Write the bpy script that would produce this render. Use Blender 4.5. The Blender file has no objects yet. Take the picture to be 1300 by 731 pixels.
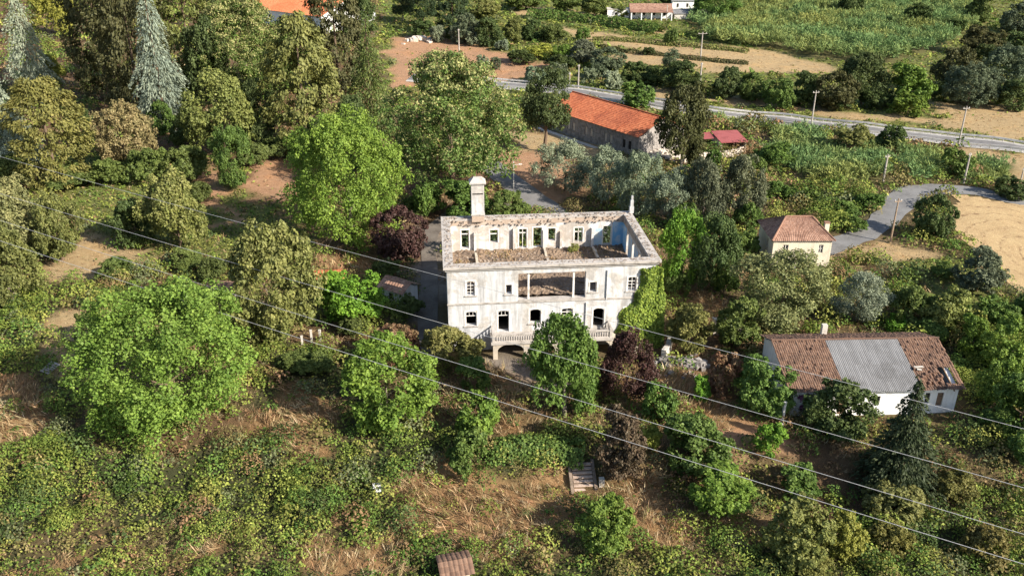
import bpy, math, random
import numpy as np
from mathutils import Vector, Matrix

# ------------------------------------------------------------------ camera, world, sun, exposure
scene = bpy.context.scene
col = scene.collection
R = math.radians
CAM_H, PITCH, FPX = 52.0, R(25.0), 1100.0          # drone height, pitch below the horizon, focal length for a 1300 px wide frame
cam_data = bpy.data.cameras.new('camera')
cam = bpy.data.objects.new('camera', cam_data); col.objects.link(cam)
cam.location = (0, 0, CAM_H); cam.rotation_euler = (R(90) - PITCH, 0, 0)
cam_data.sensor_width = 36; cam_data.lens = 36 * FPX / 1300
cam_data.clip_start = 0.5; cam_data.clip_end = 20000
scene.camera = cam

SUN_EL, SUN_AZ = R(31), R(58)                       # azimuth: from the camera's back (-Y) towards +X
sdir = Vector((math.sin(SUN_AZ) * math.cos(SUN_EL), -math.cos(SUN_AZ) * math.cos(SUN_EL), math.sin(SUN_EL)))
world = bpy.data.worlds.new('World'); scene.world = world; world.use_nodes = True
wn = world.node_tree; wn.nodes.clear()
w_out = wn.nodes.new('ShaderNodeOutputWorld'); w_bg = wn.nodes.new('ShaderNodeBackground'); w_sky = wn.nodes.new('ShaderNodeTexSky')
w_sky.sky_type = 'NISHITA'; w_sky.sun_disc = False
w_sky.sun_elevation = SUN_EL; w_sky.sun_rotation = math.atan2(sdir.x, sdir.y)
w_sky.air_density = 1.0; w_sky.dust_density = 1.2
w_bg.inputs[1].default_value = 0.10
wn.links.new(w_sky.outputs[0], w_bg.inputs[0]); wn.links.new(w_bg.outputs[0], w_out.inputs[0])
sun_data = bpy.data.lights.new('sun', 'SUN'); sun_data.energy = 5.0; sun_data.angle = R(0.55); sun_data.color = (1.0, 0.93, 0.82)
sun = bpy.data.objects.new('sun', sun_data); col.objects.link(sun)
sun.rotation_euler = sdir.to_track_quat('Z', 'Y').to_euler(); sun.location = (60, -40, 120)
vs = scene.view_settings
vs.view_transform = 'Standard'; vs.look = 'None'; vs.exposure = 0.98; vs.gamma = 1.0; vs.use_curve_mapping = False
scene.cycles.max_bounces = 6; scene.cycles.diffuse_bounces = 3; scene.cycles.transmission_bounces = 3; scene.cycles.glossy_bounces = 2
scene.cycles.use_adaptive_sampling = True

rng = np.random.default_rng(11); random.seed(11)

# ------------------------------------------------------------------ noise, terrain height, pixel rays
_tab = np.random.default_rng(5).random((256, 256))
def vnoise(x, y, s, seed=0):
    x = np.asarray(x, float) / s + seed * 17.31; y = np.asarray(y, float) / s + seed * 9.77
    xi = np.floor(x).astype(int); yi = np.floor(y).astype(int); fx = x - xi; fy = y - yi
    fx = fx * fx * (3 - 2 * fx); fy = fy * fy * (3 - 2 * fy)
    a = _tab[xi & 255, yi & 255]; b = _tab[(xi + 1) & 255, yi & 255]; c = _tab[xi & 255, (yi + 1) & 255]; d = _tab[(xi + 1) & 255, (yi + 1) & 255]
    return (a * (1 - fx) + b * fx) * (1 - fy) + (c * (1 - fx) + d * fx) * fy
def fbm(x, y, s, seed=0, o=3):
    t = 0; a = 1; n = 0
    for i in range(o):
        t = t + a * vnoise(x, y, s / 2 ** i, seed + i); n += a; a *= .5
    return t / n
def sstep(a, b, x): 
    t = np.clip((np.asarray(x, float) - a) / (b - a), 0, 1); return t * t * (3 - 2 * t)
def height(x, y):
    x = np.asarray(x, float); y = np.asarray(y, float)
    hd = np.hypot(np.maximum(np.abs(x - 4) - 13, 0), np.maximum(np.abs(y - 102) - 11, 0))   # distance to the house plot
    k = sstep(2, 25, hd)
    z = -0.045 * np.maximum(0, 88 - y) - 1.5 * sstep(72.5, 68.5, y + 3 * (vnoise(x, y, 20, 3) - .5))
    z = z + 0.03 * np.maximum(0, y - 230) + 0.05 * np.maximum(0, y - 500)
    z = z + k * (1.1 * (vnoise(x, y, 24, 1) - .5) + .5 * (vnoise(x, y, 8, 2) - .5)) * sstep(700, 200, y)
    return z
def ray(px, py):
    a = (px - 650) / FPX; b = (365.5 - py) / FPX
    return Vector((a, math.cos(PITCH) + b * math.sin(PITCH), -math.sin(PITCH) + b * math.cos(PITCH)))
def P(px, py, up=0.0):
    """Where the line of sight through a photo pixel meets the ground (raised by up)."""
    d = ray(px, py); z = 0.0
    for i in range(14):
        t = (z + up - CAM_H) / d.z
        z = .5 * z + .5 * float(height(d.x * t, d.y * t))
    t = (z + up - CAM_H) / d.z
    return Vector((d.x * t, d.y * t, z + up))
def project(x, y, z):
    dz = z - CAM_H; c, s = math.cos(PITCH), math.sin(PITCH)
    dep = y * c - dz * s; u = y * s + dz * c
    dep = np.where(dep > 1, dep, 1)
    return 650 + FPX * x / dep, 365.5 - FPX * u / dep, dep

# ------------------------------------------------------------------ material helpers
def new_mat(name):
    m = bpy.data.materials.new(name); m.use_nodes = True
    nt = m.node_tree; b = nt.nodes['Principled BSDF']; b.inputs['Roughness'].default_value = .9
    b.inputs['Specular IOR Level'].default_value = .2
    return m, nt, b
def nd(nt, t, **kw):
    n = nt.nodes.new('ShaderNode' + t)
    for k, v in kw.items(): setattr(n, k, v)
    return n
def mixc(nt, fac, a, b, mode='MIX'):
    m = nd(nt, 'Mix', data_type='RGBA', blend_type=mode)
    for sock, v in ((m.inputs[0], fac), (m.inputs[6], a), (m.inputs[7], b)):
        if hasattr(v, 'is_linked'): nt.links.new(v, sock)
        elif isinstance(v, (int, float)): sock.default_value = v
        else: sock.default_value = (*v, 1)
    return m.outputs[2]
def noise(nt, scale, coord=None, detail=4, rough=.6, dist=0.0):
    n = nd(nt, 'TexNoise'); n.inputs['Scale'].default_value = scale; n.inputs['Detail'].default_value = detail
    n.inputs['Roughness'].default_value = rough; n.inputs['Distortion'].default_value = dist
    if coord is not None: nt.links.new(coord, n.inputs['Vector'])
    return n.outputs[0]
def ramp(nt, v, lo, hi):
    r = nd(nt, 'MapRange'); r.inputs[1].default_value = lo; r.inputs[2].default_value = hi
    nt.links.new(v, r.inputs[0]); return r.outputs[0]
def mapping(nt, coord, scale):
    m = nd(nt, 'Mapping'); m.inputs['Scale'].default_value = scale; nt.links.new(coord, m.inputs['Vector']); return m.outputs[0]
def bump(nt, b, h, strength=.5, dist=.05):
    n = nd(nt, 'Bump'); n.inputs['Strength'].default_value = strength; n.inputs['Distance'].default_value = dist
    nt.links.new(h, n.inputs['Height']); nt.links.new(n.outputs[0], b.inputs['Normal'])
def patchy(name, base, dark, light, s1=.6, s2=5, rough=.9, streak=False, bmp=.4, edge=(.5, .62), spec=.2):
    """Weathered surface: base colour, patches of a second, specks of a third; optional vertical streaks."""
    m, nt, b = new_mat(name); g = nd(nt, 'TexCoord').outputs['Object']
    c = mixc(nt, ramp(nt, noise(nt, s1, g, 6, .65, .4), *edge), base, dark)
    c = mixc(nt, ramp(nt, noise(nt, s2, g, 5, .7), .55, .75), c, light)
    if streak:
        c = mixc(nt, ramp(nt, noise(nt, 1, mapping(nt, g, (2.2, 2.2, .16)), 5, .7), .52, .74), c, dark)
    nt.links.new(c, b.inputs['Base Color']); b.inputs['Roughness'].default_value = rough; b.inputs['Specular IOR Level'].default_value = spec
    bump(nt, b, noise(nt, s2 * 2.5, g, 4, .7), bmp, .06)
    return m
M = {}
def plaster_mat(name, white, tan, grime, seed):
    """Old whitewashed render: large tan bare patches, grey grime, fine runs below ledges."""
    m, nt, b = new_mat(name); g = nd(nt, 'TexCoord').outputs['Object']
    off = nd(nt, 'Mapping'); off.inputs['Location'].default_value = (seed, seed * 2.3, 0); nt.links.new(g, off.inputs['Vector']); g = off.outputs[0]
    c = mixc(nt, ramp(nt, noise(nt, 1.7, g, 5, .7), .35, .7), white, tuple(v * .86 for v in white))
    f = nd(nt, 'Math', operation='MULTIPLY'); nt.links.new(ramp(nt, noise(nt, .28, g, 7, .68, .6), .485, .56), f.inputs[0]); f.inputs[1].default_value = .8
    c = mixc(nt, f.outputs[0], c, mixc(nt, ramp(nt, noise(nt, 3, g, 4), .4, .6), tan, tuple(v * .72 for v in tan)))
    f = nd(nt, 'Math', operation='MULTIPLY'); nt.links.new(ramp(nt, noise(nt, 1, mapping(nt, g, (1.3, 1.3, .13)), 6, .75), .44, .66), f.inputs[0]); f.inputs[1].default_value = .85
    c = mixc(nt, f.outputs[0], c, grime)
    c = mixc(nt, ramp(nt, noise(nt, 7, g, 5, .8), .60, .72), c, grime)
    nt.links.new(c, b.inputs['Base Color']); bump(nt, b, noise(nt, 6, g, 5, .75), .5, .06); return m
M['plaster'] = plaster_mat('white plaster', (.60, .597, .595), (.48, .43, .37), (.28, .27, .26), 3.1)
M['plaster_in'] = plaster_mat('inside plaster', (.68, .66, .635), (.47, .39, .31), (.36, .32, .28), 7.7)
M['stain'] = patchy('exposed render', (.50, .43, .34), (.36, .31, .26), (.60, .55, .48), 1.2, 6)
M['blue'] = patchy('blue wall paint', (.20, .42, .62), (.42, .52, .58), (.12, .30, .52), .7, 3)
M['paleblue'] = patchy('pale blue wall paint', (.38, .50, .58), (.50, .50, .46), (.25, .42, .56), .8, 3)
M['whitewash'] = patchy('whitewash', (.78, .77, .74), (.62, .58, .52), (.82, .81, .8), .5, 3, streak=True, edge=(.58, .75))
M['cream'] = patchy('cream wall', (.66, .58, .44), (.48, .41, .32), (.72, .66, .55), .6, 3, streak=True, edge=(.55, .72))
M['coping'] = patchy('rough coping', (.32, .26, .21), (.15, .12, .10), (.46, .41, .35), 1.2, 7, bmp=.8)
M['cornice'] = patchy('grey cornice', (.43, .39, .35), (.24, .21, .18), (.55, .51, .47), .9, 6, bmp=.5, edge=(.48, .66))
M['brickbare'] = patchy('bare brick', (.40, .31, .24), (.52, .45, .38), (.30, .18, .12), 1.0, 5)
M['rubble'] = patchy('rubble', (.22, .155, .105), (.11, .08, .06), (.36, .30, .24), .5, 4, bmp=.9, edge=(.42, .62))
M['wood'] = patchy('old timber', (.20, .13, .08), (.10, .07, .05), (.30, .23, .16), 2, 9)
M['frame'] = patchy('white window frame', (.70, .67, .62), (.50, .44, .38), (.76, .74, .7), 2, 9)
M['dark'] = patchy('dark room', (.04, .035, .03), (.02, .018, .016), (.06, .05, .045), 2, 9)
M['granite'] = patchy('granite', (.33, .30, .275), (.20, .18, .165), (.42, .39, .36), 1.1, 6, bmp=.8, edge=(.45, .6))
M['granite_pale'] = patchy('pale granite', (.62, .54, .45), (.48, .40, .32), (.70, .63, .55), 1.1, 6)
M['concrete'] = patchy('concrete', (.52, .48, .42), (.36, .32, .27), (.62, .58, .52), .9, 6)
M['metal'] = patchy('galvanised', (.50, .50, .49), (.38, .37, .36), (.6, .6, .6), 2, 9, rough=.5)
M['pole'] = patchy('weathered pole', (.38, .34, .30), (.27, .24, .20), (.46, .42, .38), 3, 9)
M['polewood'] = patchy('wooden pole', (.30, .22, .15), (.2, .14, .1), (.4, .31, .23), 3, 9)
M['asphalt'] = patchy('asphalt', (.20, .19, .185), (.14, .132, .125), (.27, .255, .24), .35, 4, bmp=.3, edge=(.4, .65))
M['asphalt_pale'] = patchy('pale asphalt', (.20, .195, .19), (.14, .135, .13), (.26, .25, .235), .22, 2.2, bmp=.3, edge=(.4, .65))
M['yard'] = patchy('dusty yard', (.17, .145, .12), (.11, .09, .075), (.24, .205, .165), .35, 3, bmp=.4, edge=(.4, .65))
M['paint'] = patchy('road paint', (.72, .71, .68), (.5, .48, .45), (.75, .75, .74), 1.5, 8)
M['railwhite'] = patchy('rail', (.70, .66, .60), (.5, .46, .4), (.75, .72, .68), 1, 6)
M['maroon'] = patchy('maroon sheet', (.30, .085, .08), (.24, .065, .06), (.36, .12, .11), .5, 3, rough=.6)
M['bark'] = patchy('bark', (.15, .105, .07), (.08, .055, .04), (.22, .17, .13), 2.5, 10, bmp=1)
M['bark_pale'] = patchy('pale bark', (.22, .18, .14), (.12, .1, .08), (.30, .26, .21), 2.5, 10, bmp=1)
M['cable'] = patchy('cable', (.44, .43, .42), (.36, .35, .34), (.5, .49, .48), 3, 9, rough=.45, spec=.4)
def tile_mat(name, base, dark, light, s1=.5):
    m, nt, b = new_mat(name); g = nd(nt, 'TexCoord').outputs['Object']
    at = nd(nt, 'Attribute', attribute_name='rnd').outputs['Fac']
    c = mixc(nt, ramp(nt, at, 0, 1), dark, light)
    c = mixc(nt, .62, c, base)
    c = mixc(nt, ramp(nt, noise(nt, s1, g, 6, .7), .48, .7), c, dark)
    nt.links.new(c, b.inputs['Base Color']); b.inputs['Roughness'].default_value = .85
    bump(nt, b, noise(nt, 9, g, 4), .4, .03); return m
M['tile_old'] = tile_mat('old clay tile', (.185, .105, .07), (.07, .047, .036), (.34, .22, .15))
M['tile_red'] = tile_mat('red clay tile', (.48, .135, .055), (.30, .085, .045), (.62, .25, .13), .22)
M['tile_pink'] = tile_mat('faded clay tile', (.33, .185, .125), (.16, .085, .06), (.52, .35, .265))
M['tile_orange'] = tile_mat('orange clay tile', (.62, .20, .085), (.52, .15, .06), (.7, .28, .14), .1)
M['sheet_grey'] = tile_mat('fibre cement sheet', (.215, .21, .208), (.135, .13, .125), (.30, .295, .29), .3)

def leaf_mat(name, from_object, transl=.35, gloss=.012):
    m = bpy.data.materials.new(name); m.use_nodes = True; nt = m.node_tree; nt.nodes.clear()
    out = nd(nt, 'OutputMaterial'); dif = nd(nt, 'BsdfDiffuse'); tr = nd(nt, 'BsdfTranslucent'); mx = nd(nt, 'MixShader'); mx.inputs[0].default_value = transl
    rnd = nd(nt, 'Attribute', attribute_name='rnd').outputs['Fac']
    g = nd(nt, 'NewGeometry').outputs['Position']
    if from_object:
        oi = nd(nt, 'ObjectInfo'); c = oi.outputs['Color']
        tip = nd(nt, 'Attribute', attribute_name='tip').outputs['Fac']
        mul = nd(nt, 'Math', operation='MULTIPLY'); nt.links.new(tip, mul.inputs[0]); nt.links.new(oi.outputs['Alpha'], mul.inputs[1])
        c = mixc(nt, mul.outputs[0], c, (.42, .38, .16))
    else:
        c = nd(nt, 'Attribute', attribute_name='col').outputs['Color']
    hs = nd(nt, 'HueSaturation'); nt.links.new(c, hs.inputs['Color'])
    hv = nd(nt, 'MapRange'); hv.inputs[3].default_value = .515; hv.inputs[4].default_value = .485; nt.links.new(rnd, hv.inputs[0]); nt.links.new(hv.outputs[0], hs.inputs['Hue'])
    vv = nd(nt, 'MapRange'); vv.inputs[3].default_value = .62; vv.inputs[4].default_value = 1.38; nt.links.new(rnd, vv.inputs[0])
    n2 = ramp(nt, noise(nt, .45, g, 3), .3, .7); nv = nd(nt, 'MapRange'); nv.inputs[3].default_value = .82; nv.inputs[4].default_value = 1.18; nt.links.new(n2, nv.inputs[0])
    pr = nd(nt, 'Math', operation='MULTIPLY'); nt.links.new(vv.outputs[0], pr.inputs[0]); nt.links.new(nv.outputs[0], pr.inputs[1]); nt.links.new(pr.outputs[0], hs.inputs['Value'])
    nt.links.new(hs.outputs[0], dif.inputs[0])
    nt.links.new(hs.outputs[0], tr.inputs[0])
    nt.links.new(dif.outputs[0], mx.inputs[1]); nt.links.new(tr.outputs[0], mx.inputs[2]); gl = nd(nt, 'BsdfGlossy'); gl.inputs['Roughness'].default_value = .5; gl.inputs['Color'].default_value = (.9, .95, .85, 1); m2 = nd(nt, 'MixShader'); m2.inputs[0].default_value = gloss
    nt.links.new(mx.outputs[0], m2.inputs[1]); nt.links.new(gl.outputs[0], m2.inputs[2]); nt.links.new(m2.outputs[0], out.inputs[0])
    return m
M['leaf'] = leaf_mat('foliage', True, .24); M['cover'] = leaf_mat('ground cover', False, .18, .006)

# ------------------------------------------------------------------ object helpers
def tag(o, label=None, cat=None, group=None, kind=None):
    if label: o['label'] = label
    if cat: o['category'] = cat
    if group: o['group'] = group
    if kind: o['kind'] = kind
    return o
def empty(name, loc, rz=0.0):
    o = bpy.data.objects.new(name, None); col.objects.link(o); o.location = loc; o.rotation_euler = (0, 0, rz); o.empty_display_size = .3; return o
def link(name, me, parent=None, loc=(0, 0, 0), rz=0.0):
    o = bpy.data.objects.new(name, me); col.objects.link(o); o.location = loc; o.rotation_euler = (0, 0, rz)
    if parent is not None: o.parent = parent
    return o
def np_mesh(name, V, F, mat, attrs=None, smooth=False):
    """V (n,3), F (m,k) with k = 3 or 4."""
    V = np.ascontiguousarray(V, np.float32); F = np.ascontiguousarray(F, np.int32); k = F.shape[1]
    me = bpy.data.meshes.new(name); me.vertices.add(len(V)); me.vertices.foreach_set('co', V.ravel())
    me.loops.add(F.size); me.loops.foreach_set('vertex_index', F.ravel())
    me.polygons.add(len(F)); me.polygons.foreach_set('loop_start', np.arange(0, F.size, k, dtype=np.int32))
    me.polygons.foreach_set('use_smooth', np.full(len(F), smooth))
    for an, av in (attrs or {}).items():
        if av.ndim == 1:
            a = me.attributes.new(an, 'FLOAT', 'POINT'); a.data.foreach_set('value', np.ascontiguousarray(av, np.float32))
        else:
            a = me.attributes.new(an, 'FLOAT_COLOR', 'POINT'); a.data.foreach_set('color', np.ascontiguousarray(np.c_[av, np.ones(len(av))], np.float32).ravel())
    me.materials.append(mat); me.update(); me.validate(); return me
class MB:
    """Collects boxes, prisms and tubes into ONE mesh."""
    def __init__(s): s.v = []; s.f = []
    def add(s, v, f):
        n = len(s.v); s.v += [tuple(p) for p in v]; s.f += [tuple(i + n for i in q) for q in f]; return s
    def box(s, x0, x1, y0, y1, z0, z1, rot=None, at=None):
        v = [Vector((x, y, z)) for z in (z0, z1) for y in (y0, y1) for x in (x0, x1)]
        if rot is not None: v = [rot @ p for p in v]
        if at is not None: v = [p + Vector(at) for p in v]
        return s.add(v, [(0, 2, 3, 1), (4, 5, 7, 6), (0, 1, 5, 4), (1, 3, 7, 5), (3, 2, 6, 7), (2, 0, 4, 6)])
    def bar(s, a, b, w, h=None):
        a = Vector(a); b = Vector(b); d = b - a; L = d.length
        q = d.to_track_quat('X', 'Z').to_matrix(); h = h or w
        return s.box(0, L, -w / 2, w / 2, -h / 2, h / 2, q, a)
    def rock(s, c, r, rg, flat=.7):
        vs_ = []
        for i in range(8):
            v = Vector(((i & 1) * 2 - 1, ((i >> 1) & 1) * 2 - 1, ((i >> 2) & 1) * 2 - 1)) * r * .62
            vs_.append(Vector((v.x * rg.uniform(.7, 1.2), v.y * rg.uniform(.7, 1.2), v.z * rg.uniform(.7, 1.2) * flat)))
        q = Matrix.Rotation(rg.uniform(0, 6.28), 3, 'Z') @ Matrix.Rotation(rg.uniform(-.3, .3), 3, 'X')
        return s.add([q @ v + Vector(c) for v in vs_], [(0, 2, 3, 1), (4, 5, 7, 6), (0, 1, 5, 4), (1, 3, 7, 5), (3, 2, 6, 7), (2, 0, 4, 6)])
    def tube(s, pts, rad, n=8):
        pts = [Vector(p) for p in pts]; rad = rad if isinstance(rad, (list, tuple)) else [rad] * len(pts); V = []; F = []
        for i, p in enumerate(pts):
            d = (pts[min(i + 1, len(pts) - 1)] - pts[max(i - 1, 0)]).normalized()
            u = d.cross(Vector((0, 0, 1)) if abs(d.z) < .95 else Vector((1, 0, 0))).normalized(); w = u.cross(d)
            V += [p + (u * math.cos(6.2832 * k / n) + w * math.sin(6.2832 * k / n)) * rad[i] for k in range(n)]
        for i in range(len(pts) - 1):
            F += [(i * n + k, i * n + (k + 1) % n, (i + 1) * n + (k + 1) % n, (i + 1) * n + k) for k in range(n)]
        F += [tuple(range(n - 1, -1, -1)), tuple(range((len(pts) - 1) * n, len(pts) * n))]
        return s.add(V, F)
    def poly(s, pts): return s.add(pts, [tuple(range(len(pts)))])
    def mesh(s, name, mat):
        me = bpy.data.meshes.new(name); me.from_pydata(s.v, [], s.f); me.materials.append(mat); me.update(); return me
    def build(s, name, mat, parent=None, loc=(0, 0, 0), rz=0.0):
        return link(name, s.mesh(name, M[mat]), parent, loc, rz)
def wall_mb(L, z0, z1, t, openings, axis='x', off=0.0):
    """A wall of thickness t with rectangular openings (u0,u1,z0,z1); axis x: runs along x from y=off inwards."""
    us = sorted({0.0, L, *[min(max(v, 0), L) for o in openings for v in o[:2]]}); zs = sorted({z0, z1, *[min(max(v, z0), z1) for o in openings for v in o[2:4]]})
    solid = [[not any(o[0] - 1e-6 <= (us[i] + us[i + 1]) / 2 <= o[1] and o[2] <= (zs[j] + zs[j + 1]) / 2 <= o[3] for o in openings) for j in range(len(zs) - 1)] for i in range(len(us) - 1)]
    mb = MB(); nu, nz = len(us) - 1, len(zs) - 1
    def pt(u, w, z): return (u, off + w, z) if axis == 'x' else (off + w, u, z)
    S = lambda i, j: 0 <= i < nu and 0 <= j < nz and solid[i][j]
    for i in range(nu):
        for j in range(nz):
            if not S(i, j): continue
            a, b, c, d = us[i], us[i + 1], zs[j], zs[j + 1]
            mb.poly([pt(a, 0, c), pt(b, 0, c), pt(b, 0, d), pt(a, 0, d)]); mb.poly([pt(b, t, c), pt(a, t, c), pt(a, t, d), pt(b, t, d)])
            if not S(i - 1, j): mb.poly([pt(a, t, c), pt(a, 0, c), pt(a, 0, d), pt(a, t, d)])
            if not S(i + 1, j): mb.poly([pt(b, 0, c), pt(b, t, c), pt(b, t, d), pt(b, 0, d)])
            if not S(i, j - 1): mb.poly([pt(a, 0, c), pt(a, t, c), pt(b, t, c), pt(b, 0, c)])
            if not S(i, j + 1): mb.poly([pt(a, 0, d), pt(b, 0, d), pt(b, t, d), pt(a, t, d)])
    return mb
def tiled(name, A, B, C, D, mat, period=.25, course=.42, amp=.055, lap=.03, jit=.02, sub=5, stepped=True):
    """Barrel tiles (or corrugated sheet) over the quad A-B (upper edge) to D-C (lower edge), as one relief mesh with a tint per tile."""
    A, B, C, D = [np.array(p, float) for p in (A, B, C, D)]
    n = np.cross(B - A, D - A); n /= np.linalg.norm(n); n = n if n[2] > 0 else -n
    Lu = max(np.linalg.norm(B - A), np.linalg.norm(C - D)); Lv = np.linalg.norm((D + C - A - B) / 2)
    nu = max(2, int(round(Lu / period))); nv = max(1, int(round(Lv / course)))
    rg = np.random.default_rng(abs(hash((round(A[0], 3), nu, nv))) % 2 ** 31 if False else nu * 131 + nv)
    s = np.arange(nu * sub + 1) / (nu * sub); prof = np.abs(np.sin(np.pi * s * nu)) ** .8 * amp
    rows = []; rr = []; tid = np.minimum((s * nu).astype(int), nu - 1)
    for j in range(nv):
        jr = rg.normal(0, jit, nu)[tid]; tint = rg.random(nu)[tid]
        for e, up in ((0, 0.0), (1, lap if stepped else 0.0)):
            t = (j + e) / nv
            p = (A[None] * (1 - s[:, None]) + B[None] * s[:, None]) * (1 - t) + (D[None] * (1 - s[:, None]) + C[None] * s[:, None]) * t
            rows.append(p + n[None] * (prof + up + jr)[:, None]); rr.append(tint)
    V = np.concatenate(rows); w = len(s); nr = len(rows)
    I = (np.arange(nr - 1)[:, None] * w + np.arange(w - 1)[None]).ravel()
    F = np.c_[I, I + 1, I + w + 1, I + w]
    return np_mesh(name, V, F, mat, {'rnd': np.concatenate(rr)}, False)

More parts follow.
